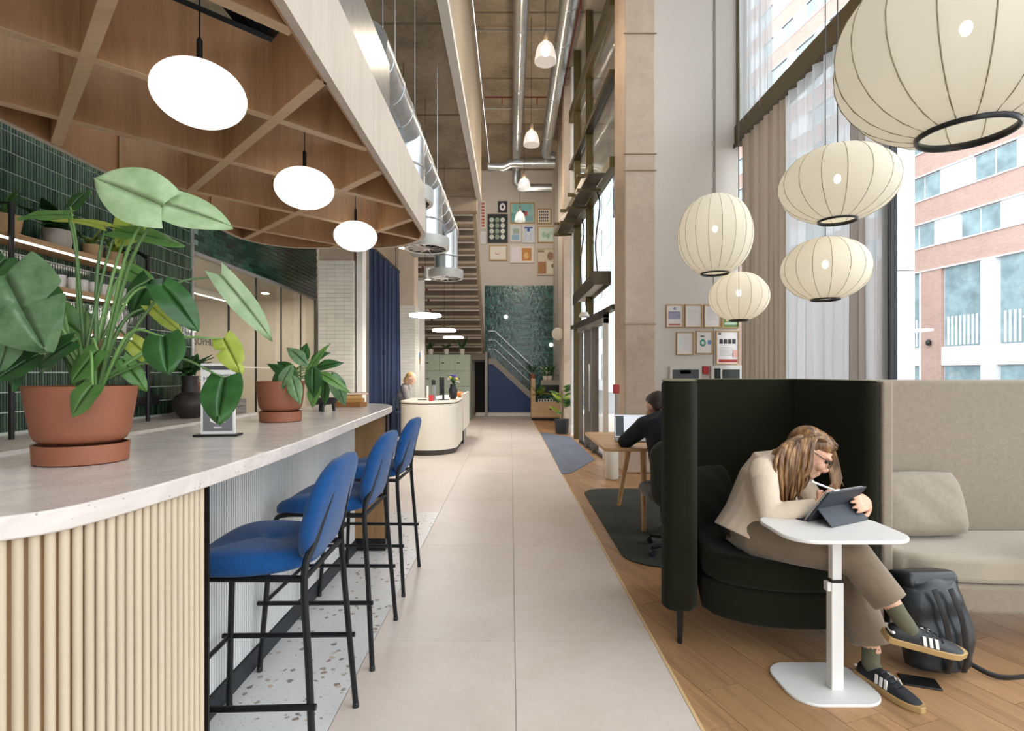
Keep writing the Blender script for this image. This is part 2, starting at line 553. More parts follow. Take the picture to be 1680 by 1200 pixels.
# ---- left wall with slim upright tiles
wl = struct(MB().box(LW - .2, LW, -3.2, 6.17, 0, SLAB).build('wall_left', mat('grout_pale', 'CFD5CB', .8)))
t = NT('green_kitkat'); vec = t.coord()
g = t.n('ShaderNodeNewGeometry')
col = t.ramp(g.outputs['Random Per Island'], [(.0, srgb('22352C')), (.4, srgb('324A3C')), (.75, srgb('476049')), (1, srgb('3A4E46'))])
t.bsdf(col, .12, 0, .6, t.noise(vec, 25, 2), .12, .01); m_kit = t.m
kt = MB()
zr = .92
while zr < 3.5:
    yy = .6
    while yy < 6.15:
        kt.box(LW, LW + .012, yy, yy + .0170, zr, zr + .137)
        yy += .0245
    zr += .146
stuff(kt.build('wall_tiles', m_kit, wl))
MB().box(LW, LW + .02, 6.13, 6.17, 0, 3.5).build('corner_profile', m_steel, wl)

# ---- bulkhead over the glazed meeting room
bh = struct(MB().box(LW - .15, LW, 6.17, 10.1, 2.76, SLAB).build('wall_left', mat('bulkhead_grout', '73877C', .8)))
t = NT('green_metro'); g = t.n('ShaderNodeNewGeometry'); vec = t.coord()
col = t.ramp(g.outputs['Random Per Island'], [(.0, srgb('10251E')), (.5, srgb('1B3A2E')), (1, srgb('2C5042'))])
t.bsdf(col, .14, 0, .6, t.noise(vec, 14, 2), .2, .01); m_metro = t.m
mt = MB(); z = 2.77; r = 0
while z < 4.0:
    yy = 6.18 + (r % 2) * .1
    while yy < 10.05:
        mt.box(LW, LW + .012, yy, min(yy + .196, 10.1), z, z + .058); yy += .2
    z += .065; r += 1
stuff(mt.build('wall_tiles', m_metro, bh))

# ---- meeting room behind glass
mr = struct(MB().box(-6.7, -6.6, 5.5, 11, 0, 2.9).build('wall_meeting', mat('meeting_wall', 'DBD2C5', .8, var=.04)))
struct(MB().box(-6.6, LW - .15, 10.4, 10.5, 0, 2.9).build('wall_meeting', MATS['meeting_wall']))
struct(MB().box(-6.6, LW - .2, 6.05, 6.15, 0, 2.9).build('wall_meeting', MATS['meeting_wall']))
mc = struct(MB().box(-6.7, LW - .15, 6, 10.5, 2.76, 2.85).build('ceiling', mat('meeting_ceiling', 'B9B2A8', .8)))
for k, yy in enumerate((7.0, 8.2, 9.4)):
    d = thing('downlight', ['recessed round downlight in meeting room ceiling nearest the tiled wall', 'recessed round downlight in the middle of meeting room ceiling', 'recessed round downlight in meeting room ceiling nearest the white tiled column'][k], 'light', (-4.3, yy, 2.74), 'meeting room downlights')
    MB().lathe([(.07, 0), (.075, .019)], 16, c=(-4.3, yy, 2.74)).build('trim_ring', m_white, d)
    MB().lathe([(.055, -.003), (.055, .0)], 16, c=(-4.3, yy, 2.74)).build('lens', emission('down_glow', 'FFF0DC', 160) if 'down_glow' not in MATS else MATS['down_glow'], d)
d = thing('linear_light', 'long slim strip light across meeting room ceiling behind the glass', 'light', (-5.2, 8.0, 2.65))
MB().box(-5.22, -5.18, 6.6, 9.8, 2.66, 2.76).build('housing', m_white, d)
MB().box(-5.215, -5.185, 6.62, 9.78, 2.655, 2.66).build('diffuser', emission('strip_glow', 'FFF0DC', 14), d)
gp = thing('glass_partition', 'glazed meeting room partition under the green tiled bulkhead', 'partition', (LW, 8.1, 0))
ys = [6.2, 7.0, 7.75, 8.6, 9.4, 10.08]
for k in range(len(ys) - 1):
    MB().box(LW - .03, LW - .018, ys[k] + .012, ys[k + 1] - .012, .05, 2.74).build('pane', m_glass2, gp)
for yy in ys:
    MB().box(LW - .035, LW - .012, yy - .007, yy + .007, .05, 2.74).build('mullion', m_black, gp)
MB().box(LW - .06, LW + .005, 6.18, 10.1, 2.72, 2.76).build('head_rail', m_steel2, gp)
MB().box(LW - .06, LW + .005, 6.18, 10.1, 0, .05).build('sill_rail', m_steel2, gp)
MB().box(LW - .045, LW - .003, 6.2, 10.08, 1.42, 1.435).build('manifestation', m_paper, gp)
text_mesh('SOPHIE DAHL', .13, Matrix.Translation((LW - .012, 6.62, 1.72)) @ Matrix(((0, 0, 1, 0), (1, 0, 0, 0), (0, 1, 0, 0), (0, 0, 0, 1))), 'room_name', mat('lettering', '4A4640', .6), gp)
# low cabinet wall and panels seen in the room
for k in range(5):
    MB().box(-6.6, -6.54, 6.3 + k * .8, 7.07 + k * .8, .05, 2.3).build('wall_panel', mat('panel_beige', 'C9BBA6', .7, rnd=.05), mr)

# ---- tiled column, grey post, second tiled column
def tiled_column(x0, x1, y0, y1, ztile, top, name, tw=.075, th=.075, m=None):
    c = struct(MB().box(x0, x1, y0, y1, 0, ztile).build(name, m_grout))
    MB().box(x0 + .01, x1 - .01, y0 + .01, y1 - .01, ztile, top).build('column_head', m_conc_col, c)
    b = MB(); z = .01; r = 0
    while z < ztile - .01:
        x = x0; 
        while x < x1 - .005:
            b.box(x + .001, min(x + tw, x1) - .001, y0 - .012, y0, z, z + th - .004); x += tw
        y = y0
        while y < y1 - .005:
            b.box(x1, x1 + .012, y + .001, min(y + tw, y1) - .001, z, z + th - .004); y += tw
        z += th; r += 1
    stuff(b.build('column_tiles', m, c))
    return c
m_wtile = mat('white_tile', 'DDD8CD', .2, var=.02, island=.06)
tiled_column(-3.05, -2.5, 8.5, 9.05, 3.1, SLAB, 'wall_column', .1375, .065, m_wtile)
struct(MB().box(-2.46, -2.36, 8.55, 8.75, 0, SLAB).build('trim_1', m_white, bev=.005), 'slim white post')
tiled_column(-2.42, -2.08, 11.6, 12.1, 2.8, SLAB, 'wall_column', .113, .065, m_wtile)
struct(MB().box(-3.66, -2.1, 13.0, 13.1, 0, 3.6).build('wall_left', m_wallwhite))
struct(MB().box(-7.1, LW - .1, 10.5, 10.6, 0, SLAB).build('wall_left', m_wallwhite))
struct(MB().box(LW - .2, LW, 10.1, FAR + .2, 0, CEIL).build('wall_left', mat('wall_beige', 'C6B9A7', .8, scale=1)))
struct(MB().box(LW - .2, -.7, 12.6, FAR + .2, CEIL, CEIL + .25).build('ceiling', m_ceil))

# ---- far wall: plaster above, teal tiles below
wf = struct(MB().box(LW, 2.2, FAR, FAR + .2, 0, CEIL).build('wall_far', mat('far_plaster', 'CFC7BE', .8, var=.04, scale=.5)))
t = NT('teal_tile'); g = t.n('ShaderNodeNewGeometry'); vec = t.coord()
col = t.ramp(g.outputs['Random Per Island'], [(.0, srgb('1E3F3B')), (.5, srgb('2F5C55')), (1, srgb('47776E'))])
t.bsdf(col, .16, 0, .6, t.noise(vec, 9, 2), .35, .02); m_teal = t.m
MB().box(-.85, 2.2, FAR - .01, FAR, 0, 4.18).build('grout_bed', mat('teal_grout', '5F7D75', .8), wf)
tt = MB(); z = .02; r = 0
while z < 4.15:
    x = -.84 - (r % 3) * .08
    while x < 1.75:
        tt.box(max(x, -.84), x + .236, FAR - .022, FAR - .01, z, z + .056); x += .24
    z += .0615; r += 1
stuff(tt.build('wall_tiles', m_teal, wf))

# ---- right side: concrete column, white wall, shopfront
cm = struct(MB().prism([(1.53, 7.2), (1.94, 7.2), (1.94, 7.8), (1.507, 7.8)], 0, CEIL).build('wall_column', m_conc_col, bev=.02))
for zz, dep in ((2.0, .012), (4.28, .014), (4.06, .01), (5.9, .012)):
    MB().box(1.515, 1.955, 7.185, 7.2, zz, zz + .012).build('cast_joint', mat('joint', '9A8468', .9), cm)
ww = struct(MB().box(1.94, RW, 7.78, 7.98, 0, CEIL).build('wall_back', m_wallwhite))
MB().box(1.945, 2.06, 7.765, 7.78, 0, CEIL).build('corner_strip', mat('cool_white', 'CBCDCE', .6), ww)
MB().box(2.935, 2.945, 7.772, 7.782, 0, CEIL).build('panel_joint', mat('joint_grey', '8E8A86', .8), ww)
c2 = struct(MB().box(1.216, 1.384, 12.3, 12.7, 0, CEIL).build('wall_column', m_conc_col, bev=.01))
c3 = struct(MB().box(1.30, 1.47, 11.55, 11.7, 0, CEIL).build('trim_2', mat('white_pier', 'D8D8D6', .5), bev=.005), 'white pier')
MB().box(1.29, 1.56, 11.5, 11.72, 0, .22).build('plinth', m_white, c3)
struct(MB().box(1.384, 1.5, 12.3, FAR, 0, CEIL).build('wall_right', m_wallwhite))

def sbox(b, Y0, Y1, dx0, dx1, z0, z1):
    """box along the slightly slanted shopfront line"""
    b.prism([(SFX(Y0) + dx0, Y0), (SFX(Y0) + dx1, Y0), (SFX(Y1) + dx1, Y1), (SFX(Y1) + dx0, Y1)], z0, z1)
    return b
sf = thing('shopfront', 'tall olive bronze framed shopfront glazing beside the concrete column', 'shopfront', (1.45, 9.5, 0))
for Yp, wd in ((10.95, .12), (9.75, .035)):
    sbox(MB(), Yp, Yp + wd, -.02, .12, 0 if Yp > 10.5 else 2.36, CEIL - .01).build('post', m_bronze, sf, bev=.004)
for zz, hh in ((4.35, .16), (5.69, .09), (6.7, .24), (2.28, .07)):
    sbox(MB(), 7.815, 11.5, -.05 if hh > .08 else -.01, .1, zz, zz + hh).build('transom', m_bronze if hh > .1 else m_bronzed, sf, bev=.004)
for (a_, b_) in ((7.82, 9.75), (9.79, 10.95)):
    for (z0, z1) in ((2.36, 4.34), (4.52, 5.68), (5.79, 6.69), (6.95, CEIL - .02)):
        sbox(MB(), a_ + .005, b_ - .005, .04, .052, z0, z1).build('pane', m_glass, sf)
# service rail with brackets on the main transom
rl = thing('cable_rail', 'olive bronze cantilevered rail with brackets above the entrance', 'rail', (1.3, 9.5, 4.3))
sbox(MB(), 7.9, 11.5, -.34, -.3, 4.30, 4.42).build('rail', m_bronze, rl, bev=.004)
sbox(MB(), 7.9, 11.5, -.34, -.10, 4.28, 4.30).build('tray', m_bronzed, rl)
for Yb in (8.4, 9.3, 10.2, 11.1):
    sbox(MB(), Yb, Yb + .05, -.42, -.05, 4.42, 4.47).build('bracket', m_bronze, rl)
    sbox(MB(), Yb, Yb + .05, -.42, -.05, 4.2, 4.24).build('bracket', m_bronze, rl)
# entrance door
dr = struct(thing('door_1', 'grey framed glass entrance door standing open', 'door', (1.42, 9.2, 0)))
for (a_, b_, dx) in ((8.3, 8.36, -.03), (9.0, 9.08, -.06), (9.62, 9.7, -.06), (10.36, 10.42, -.03)):
    sbox(MB(), a_, b_, dx, .05, 0, 2.26).build('stile', mat('door_grey', '6D655C', .5, .2) if a_ > 8.5 else m_white, dr, bev=.003)
sbox(MB(), 8.3, 10.42, -.1, .06, 2.2, 2.3).build('door_head', mat('door_dark', '3A352E', .5, .2), dr, bev=.003)
sbox(MB(), 8.3, 10.42, -.06, .06, 2.12, 2.2).build('closer_box', m_steel2, dr)
for (a_, b_) in ((8.36, 9.0), (9.08, 9.62), (9.7, 10.36)):
    sbox(MB(), a_ + .004, b_ - .004, .0, .012, .06, 2.12).build('pane', m_glass, dr)
    sbox(MB(), a_, b_, -.02, .03, 0, .06).build('bottom_rail', MATS['door_dark'], dr)
sbox(MB(), 9.02, 9.06, -.11, -.09, .7, 1.5).build('pull_handle', m_steel, dr, bev=.004)
MB().lathe([(.0, .06), (.06, .05), (.09, 0), (.09, -.03)], 20, c=(SFX(9.4) - .12, 9.4, 2.36)).build('door_sensor', m_white, dr, smooth=True)

# ---- window wall on the right, running towards the camera
wr = struct(MB().box(RW, RW + .16, -3.2, 7.98, -.02, .06).build('wall_right', m_bronzed))
wn = struct(thing('window_1', 'tall bronze framed street window', 'window', (RW, 4.0, 0)))
MB().box(RW - .06, RW + .12, -3.2, 7.78, 4.63, 4.92).build('transom', m_bronze, wn, bev=.006)
MB().box(RW - .075, RW - .06, -3.2, 7.78, 4.60, 4.66).build('transom_lip', m_bronzed, wn)
for yy in (7.72, 4.62, 1.5, -1.6):
    if yy < 7: MB().box(RW - .03, RW + .03, yy, yy + .06, .06, 4.63).build('mullion', m_black, wn)
    MB().box(RW - .03, RW + .1, yy, yy + .06, 4.92, CEIL).build('mullion', m_bronze, wn)
    if yy < 7: MB().box(RW - .035, RW - .03, yy + .06, yy + .1, .06, 4.63).build('mullion_cover', m_bronze, wn)
for (a_, b_) in ((4.68, 7.72), (1.56, 4.62), (-1.54, 1.5)):
    MB().box(RW + .0, RW + .012, a_, b_, .06, 4.63).build('pane', m_glass, wn)
    MB().box(RW + .03, RW + .042, a_, b_, 4.92, CEIL).build('pane', m_glass, wn)
fin = MB(); fin.box(3.52, 3.69, 4.9, 4.98, -.1, 2.28); fin.box(3.52, 3.69, 4.9, 4.98, 2.29, 8.4)
tag(fin.build('facade_fin', mat('fin_grey', 'EEF1F3', .5)), 'pale grey metal fin standing outside the street window', 'facade fin')

# ---- curtains on the window wall
def curtain(name, mtl, y0, y1, z0, z1, x, label, parent=None, amp=.05, wl_=.15, nz=6):
    n = max(8, int((y1 - y0) / wl_ * 12))
    def fn(u, v):
        yy = y0 + (y1 - y0) * u; zz = z1 + (z0 - z1) * v
        ph = 2 * PI * (yy - y0) / wl_
        k = .55 + .45 * v
        return (x + amp * math.sin(ph) * (.8 + .2 * math.sin(yy * 7.1)) + .012 * math.sin(yy * 23 + 2 * v), yy + .018 * math.sin(2 * ph) * k, zz)
    b = MB().grid(fn, n, nz)
    o = b.build(name, mtl, None, smooth=True, angle=180)
    tag(o, label, 'curtain')
    return o
m_sheer = cloth_sheer('sheer_voile', 'D6D9DC', .22, .52)
m_taupe = cloth_sheer('taupe_curtain', 'B6A797', 0, .25)
m_greyc = cloth_sheer('grey_taupe_curtain', 'B9AFA8', .04, .3)
CX = RW - .075
curtain('curtain', m_taupe, 6.3, 7.48, .04, 4.6, CX, 'pleated taupe curtain next to the white wall', wl_=.13, amp=.03)
curtain('sheer_curtain', m_sheer, 5.02, 6.3, .04, 4.6, CX, 'sheer white curtain between the taupe and grey drapes', amp=.035, wl_=.17)
curtain('curtain', m_greyc, 4.86, 5.05, .04, 4.6, CX - .01, 'narrow grey taupe drape between the two sheers', wl_=.1)
curtain('sheer_curtain', m_sheer, 4.60, 4.87, .04, 4.6, CX + .02, 'sheer white curtain beside the black window mullion', amp=.03, wl_=.15)
curtain('sheer_curtain', m_sheer, 6.7, 7.68, 4.82, CEIL - .02, CX + .04, 'upper sheer curtain above the bronze transom', amp=.03, wl_=.16)

# ---- unseen wall added behind the camera: solid to shade the bar, glazed for daylight
struct(MB().box(LW - .2, -.4, -3.4, -3.2, 0, CEIL).build('wall_unseen', m_wallwhite))
w2 = struct(thing('window_2', 'unseen street window added behind the camera for daylight', 'window', (1.5, -3.3, 0)))
for x in (-.4, .8, 2.0, 3.24):
    MB().box(x, x + .06, -3.36, -3.24, 0, CEIL).build('mullion', m_bronzed, w2)
MB().box(-.4, 3.3, -3.36, -3.24, 4.63, 4.8).build('transom', m_bronze, w2)
for x in (-.34, .86, 2.06):
    MB().box(x, x + 1.14, -3.3, -3.29, 0, 4.63).build('pane', m_glass, w2); MB().box(x, x + 1.14, -3.3, -3.29, 4.8, CEIL).build('pane', m_glass, w2)
# ================================================================== OUTSIDE
struct(MB().box(3.47, 80, -30, 90, -.4, -.1).build('ground', mat('pavement', '74726F', .85, scale=.6)))
t = NT('red_brick'); vec = t.coord()
br = t.n('ShaderNodeTexBrick')
mp = t.n('ShaderNodeMapping'); mp.inputs['Rotation'].default_value = (PI / 2, 0, 0); t.l(vec, mp.inputs[0])
cx_ = t.n('ShaderNodeCombineXYZ'); sx_ = t.n('ShaderNodeSeparateXYZ'); t.l(vec, sx_.inputs[0])
t.l(sx_.outputs[1], cx_.inputs[0]); t.l(sx_.outputs[2], cx_.inputs[1]); t.l(cx_.outputs[0], br.inputs['Vector'])
br.inputs['Color1'].default_value = (*srgb('B08C80'), 1); br.inputs['Color2'].default_value = (*srgb('BF9E93'), 1); br.inputs['Mortar'].default_value = (*srgb('C9B7AB'), 1)
br.inputs['Scale'].default_value = 1; br.inputs['Brick Width'].default_value = .22; br.inputs['Row Height'].default_value = .075; br.inputs['Mortar Size'].default_value = .008
col = t.mix(.35, br.outputs['Color'], t.ramp(t.noise(vec, .8, 4), [(.3, srgb('AF8C80')), (.7, srgb('C6A79C'))]))
t.bsdf(col, .85); m_brick = t.m
m_pane = mat('far_glass', '8FA6AC', .08, .0, var=.35, scale=.9, spec=.9)
m_white2 = mat('facade_white', 'E3E4E6', .5)
bd = thing('apartment_building', 'brick apartment block with white window bands across the street', 'building', (26, 30, 0))
def fbox(b, Y0, Y1, dx0, dx1, z0, z1):
    x0 = 30.7 - .15 * Y0; x1 = 30.7 - .15 * Y1
    b.prism([(x0 + dx0, Y0), (x0 + dx1, Y0), (x1 + dx1, Y1), (x1 + dx0, Y1)], z0, z1); return b
fbox(MB(), 16, 62, .35, 4, -.1, 49).build('core_wall', mat('core', '8B8A88', .8), bd)
YA, YB = 16, 62
zlev = [7.72 + 2.98 * k for k in range(14)]
for z in zlev:
    fbox(MB(), YA, YB, 0, .4, z, z + 1.36).build('brick_band', m_brick, bd)
    fbox(MB(), YA, YB, -.06, .02, z - .09, z - .01).build('coping', m_white2, bd)
    fbox(MB(), YA, YB, -.06, .02, z + 1.36, z + 1.44).build('coping', m_white2, bd)
for k, z in enumerate(zlev[:-1]):
    yy = YA; r = random.Random(k)
    while yy < YB - 3:
        wp = r.choice([1.1, 1.6, 2.0]); gw = r.choice([1.5, 2.2, 2.8])
        fbox(MB(), yy, yy + wp, .02, .3, z + 1.44, z + 2.89).build('white_panel', m_white2, bd)
        wd = fbox(MB(), yy + wp, yy + wp + gw, .12, .3, z + 1.44, z + 2.89).build('window', m_white2, bd)
        nn = 2 if gw < 2.4 else 3
        for q in range(nn):
            a_ = yy + wp + gw * q / nn + .06; b_ = yy + wp + gw * (q + 1) / nn - .06
            fbox(MB(), a_, b_, .08, .12, z + 1.5, z + 2.83).build('pane', m_pane, wd)
        yy += wp + gw
# double height ground floor
fbox(MB(), 32.25, 33.55, 0, .4, -.1, 7.72).build('brick_pier', m_brick, bd)
fbox(MB(), 36.0, 62, 0, .4, -.1, 7.72).build('brick_pier', m_brick, bd)
def big_window(y0, y1):
    wd = fbox(MB(), y0, y1, .2, .34, -.1, 7.72).build('window', m_white2, bd)
    fbox(MB(), y0 + .1, y1 - .1, .14, .2, 2.95, 7.6).build('pane', m_pane, wd)
    fbox(MB(), y0 + .1, y1 - .1, .14, .2, .1, 1.75).build('pane', m_pane, wd)
    fbox(MB(), y0, y1, .02, .2, 1.8, 2.9).build('spandrel', m_white2, wd)
    nb = 9
    for q in range(nb):
        a_ = y0 + .15 + (y1 - y0 - .3) * q / nb
        fbox(MB(), a_, a_ + .1, .1, .14, 3.0, 4.7).build('railing_bar', m_white2, wd)
    fbox(MB(), y0, y0 + .12, -.02, .2, -.1, 7.72).build('frame', m_white2, wd)
big_window(29.8, 32.25); big_window(26.6, 29.1); big_window(33.55, 36.0); big_window(23.2, 25.8); big_window(19.8, 22.4)
for (a_, b_) in ((29.1, 29.8), (25.8, 26.6), (22.4, 23.2), (16, 19.8)):
    fbox(MB(), a_, b_, -.05, .4, -.1, 7.72).build('white_pier', m_white2, bd)
x_ = 30.7 - .15 * 32.9
MB().ell((x_ - .15, 32.9, 3.2), (.15, .15, .2)).build('wall_lamp', m_black, bd, smooth=True)
# building seen past the entrance
b2 = thing('street_building', 'pale street building seen through the entrance glazing', 'building', (8.5, 48, 0))
MB().box(7.5, 9.5, 31.0, 66, -.1, 26).build('wall', mat('pale_render', 'C9CBCB', .8), b2)
for k in range(8):
    for q in range(7):
        MB().box(7.42, 7.5, 32 + k * 4, 34 + k * 4, .8 + q * 3.4, 2.9 + q * 3.4).build('window', m_pane, b2)
sg = thing('street_sign', 'white lettered blue sign outside high in the shopfront', 'sign', (2.2, 9.5, 5.0))
MB().box(2.2, 2.24, 8.6, 11.6, 4.7, 5.65).build('board', mat('sign_blue', '7FA0BC', .5), sg)
for yy in (8.8, 11.4):
    MB().box(2.24, 2.29, yy, yy + .05, -.02, 5.65).build('post', m_steel2, sg)
for k in range(5):
    yy = 8.9 + k * .5
    pts = [(2.19, yy + .15 * math.cos(a) + .05 * math.sin(a), 5.05 + .22 * math.sin(a)) for a in [PI * .2 * q for q in range(11)]]
    MB().tube(pts, .025, 6).build('stroke', m_white2, sg)
# ================================================================== WOODEN CANOPY
m_canopy = wood('canopy_oak', 'BE9166', '94663F', 'Z', .8, .5, bump=.05)
m_canopy_in = wood('canopy_oak_slat', 'B48C66', '8C6847', 'Z', .8, .5, rnd=.07, bump=.05)
m_canopy_out = wood('canopy_ash_fascia', 'CABFB3', 'BAAC9E', 'Z', .8, .5, bump=.04)
ZC, ZT = 2.55, 2.93
cy0, cy1, cx0, cx1 = -.6, 5.18, -2.44, -.73
def canopy_outline(ins=0.0):
    r1, r2 = .62 - ins, .5 - ins
    x0, x1, y0, y1 = cx0 + ins, cx1 - ins, cy0 + ins, cy1 - ins
    pts = []
    def arc(cx, cy, r, a0, a1, n=14):
        for k in range(n + 1):
            a = a0 + (a1 - a0) * k / n
            pts.append((cx + r * math.cos(a), cy + r * math.sin(a)))
    arc(x1 - r2, y0 + r2, r2, -PI / 2, 0)
    arc(x1 - r1, y1 - r1, r1, 0, PI / 2)
    arc(x0 + r2, y1 - r2, r2, PI / 2, PI)
    arc(x0 + r2, y0 + r2, r2, PI, 1.5 * PI)
    return pts
cn = thing('wooden_canopy', 'large wooden lattice canopy with rounded corners hanging over the bar', 'canopy', (-1.58, 2.3, ZC))
po = canopy_outline(); pi_ = canopy_outline(.035)
n = len(po)
b = MB(); vs = []; fs = []
for k in range(n):
    vs += [(*po[k], ZC), (*po[k], ZT), (*pi_[k], ZC), (*pi_[k], ZT)]
for k in range(n):
    a_ = 4 * k; c_ = 4 * ((k + 1) % n)
    fs += [(a_, c_, c_ + 1, a_ + 1), (a_ + 2, a_ + 3, c_ + 3, c_ + 2), (a_, a_ + 2, c_ + 2, c_), (a_ + 1, c_ + 1, c_ + 3, a_ + 3)]
b.add(vs, fs); b.build('fascia', m_canopy_out, cn, smooth=True, angle=30)
li_ = canopy_outline(.036); lj_ = canopy_outline(.044); vs = []; fs = []
for k in range(n):
    vs += [(*li_[k], ZC), (*li_[k], ZT - .004), (*lj_[k], ZC), (*lj_[k], ZT - .004)]
for k in range(n):
    a_ = 4 * k; c_ = 4 * ((k + 1) % n)
    fs += [(a_, c_, c_ + 1, a_ + 1), (a_ + 2, a_ + 3, c_ + 3, c_ + 2), (a_, a_ + 2, c_ + 2, c_), (a_ + 1, c_ + 1, c_ + 3, a_ + 3)]
MB().add(vs, fs).build('inner_lining', m_canopy_in, cn, smooth=True, angle=30)
ipoly = canopy_outline(.045)
def seg_in_poly(px, py, dx, dy):
    ts = []
    m = len(ipoly)
    for k in range(m):
        ax, ay = ipoly[k]; bx, by = ipoly[(k + 1) % m]
        ex, ey = bx - ax, by - ay
        den = dx * ey - dy * ex
        if abs(den) < 1e-9: continue
        t_ = ((ax - px) * ey - (ay - py) * ex) / den
        s_ = ((ax - px) * dy - (ay - py) * dx) / den
        if 0 <= s_ < 1: ts.append(t_)
    return (min(ts), max(ts)) if len(ts) >= 2 else None
m_band = wood('canopy_edge_band', 'CDB08F', 'B8946E', 'X', 1.5, .5)
def slat(px, py, ang, z1):
    dx, dy = math.cos(ang), math.sin(ang)
    r = seg_in_poly(px, py, dx, dy)
    if r is None or r[1] - r[0] < .1: return
    M_ = T(px, py, 0) @ Rz(ang)
    zb = ZC if ang < 0 else ZC + .0015
    o_ = MB().box(r[0], r[1], -.024, .024, zb + .003, z1, M_).build('slat', m_canopy_in, cn)
    MB().box(r[0], r[1], -.024, .024, zb, zb + .003, M_).build('edge_band', m_band, o_)
k = -3
while k < 6:
    c_ = .43 + k; slat(0, c_, -PI / 4, ZT - .02); k += 1       # X + Y = c
k = -1
while k < 7:
    c_ = .63 + k + .04; slat(0, c_, PI / 4, ZT - .03); k += 1         # Y - X = c
MB().box(-.62, .62, -.11, .11, ZT - .05, ZT + .0, T(-1.50, 2.30, 0) @ Rz(PI / 4)).build('black_plate', mat('plate_black', '0E0D0D', .6), cn)  # thin flat black plate set across the slats
MB().box(-1.26, -1.20, -.3, 4.9, ZT + .02, ZT + .06).build('lighting_track', m_black, cn)
for (x, y) in ((-.95, 4.4), (-2.2, 4.4), (-.95, 2.2), (-2.2, 2.2), (-.95, .2), (-2.2, .2)):
    MB().tube([(x, y, ZT - .05), (x, y, SLAB)], .0022, 6).build('suspension_wire', m_steel, cn)

# opal pendants under the canopy
def opal(x, y, label):
    o = thing('pendant_lamp', label, 'lamp', (x, y, 2.33), 'opal pendants under the canopy')
    prof = [(max(.001, .17 * math.sin(PI * q / 28)), -.118 * math.cos(PI * q / 28)) for q in range(29)]
    MB().lathe(prof, 48, c=(x, y, 2.45)).build('opal_shade', m_opal, o, smooth=True, angle=180)
    MB().lathe([(.011, 0), (.011, .1), (.006, .11)], 12, c=(x, y, 2.565)).build('cap', m_black, o)
    MB().tube([(x, y, 2.67), (x, y, ZT + .03)], .003, 6).build('cord', m_black, o)
opal(-1.23, 2.12, 'white opal pendant nearest the camera under the wooden canopy')
opal(-1.23, 3.2, 'middle white opal pendant under the wooden canopy')
opal(-1.25, 4.32, 'farthest white opal pendant under the wooden canopy, by the navy curtain')

# ================================================================== BAR COUNTER
t = NT('quartz_top'); vec = t.coord()
v = t.n('ShaderNodeTexVoronoi'); t.l(vec, v.inputs['Vector']); v.inputs['Scale'].default_value = 130
sp = t.n('ShaderNodeSeparateColor'); t.l(v.outputs['Color'], sp.inputs[0])
s_ = t.ramp(sp.outputs[0], [(.93, (0, 0, 0)), (.95, (1, 1, 1))]); d_ = t.ramp(v.outputs['Distance'], [(.25, (1, 1, 1)), (.35, (0, 0, 0))])
mk = t.n('ShaderNodeMath', operation='MULTIPLY'); t.l(s_, mk.inputs[0]); t.l(d_, mk.inputs[1])
vein = t.noise(vec, 2.2, 6, .6, 2.0)
base = t.ramp(vein, [(.40, srgb('D8CFC8')), (.5, srgb('CEC4BD')), (.60, srgb('DAD1CA'))])
t.bsdf(t.mix(mk.outputs[0], base, srgb('9E948B')), .22, 0, .5); m_quartz = t.m
bar = thing('bar_counter', 'curved bar counter with pale stone top and fluted timber end', 'counter', (-1.2, 2.7, 0))
plan = catmull([(-.93, .955, 0), (-.855, 1.05, 0), (-.815, 1.3, 0), (-.80, 1.65, 0), (-.805, 2.1, 0), (-.852, 3.0, 0), (-.905, 4.0, 0), (-.95, 4.27, 0), (-1.06, 4.48, 0), (-1.24, 4.59, 0), (-1.45, 4.57, 0)], 6)
top = [(p.x, p.y) for p in plan] + [(-1.57, 4.45), (-1.57, .75)] + [(p.x, p.y) for p in catmull([(-1.4, .76, 0), (-1.2, .79, 0), (-1.05, .855, 0)], 4)]
MB().prism(top, 1.045, 1.09).build('worktop', m_quartz, bar, bev=.004)
m_flute = mat('flute_ash', 'C0AE96', .55, var=.07, scale=5, stretch=(8, 8, .4), rnd=.05)
# fluted curved end: every flute is a half round batten
path = catmull([(-.835, 1.467, 0), (-.84, 1.25, 0), (-.875, 1.06, 0), (-.95, .965, 0), (-1.06, .885, 0), (-1.2, .82, 0), (-1.4, .79, 0)], 24)
d_acc = 0; prev = path[0]; cl = [path[0]]
for p in path[1:]:
    seg = (p - prev).length
    while d_acc + seg >= .0232:
        f_ = (.0232 - d_acc) / seg
        q = prev + (p - prev) * f_; cl.append(q); prev = q; seg = (p - prev).length; d_acc = 0
    d_acc += seg; prev = p
fprof = [(.0090 * math.cos(a), .0090 * math.sin(a)) for a in [2 * PI * k / 12 for k in range(12)]]
fme = MB().prism(fprof, 0.0, 1.045).mesh('flute', smooth=True)
fme.materials.append(m_flute)
for q in cl[1:]:
    o = bpy.data.objects.new('flute', fme); C.objects.link(o); o.parent = bar
    o.location = Vector((q.x, q.y, 0)) - bar.location
bk = [(p.x - .004, p.y + .004) for p in path] + [(-1.5, .80), (-1.5, 1.467)]
MB().prism(bk, .0, 1.045).build('end_carcass', mat('carcass_ash', '96754E', .6), bar)
MB().box(-1.5, -.828, 1.467, 1.475, 0, 1.045).build('black_edge', m_black, bar)
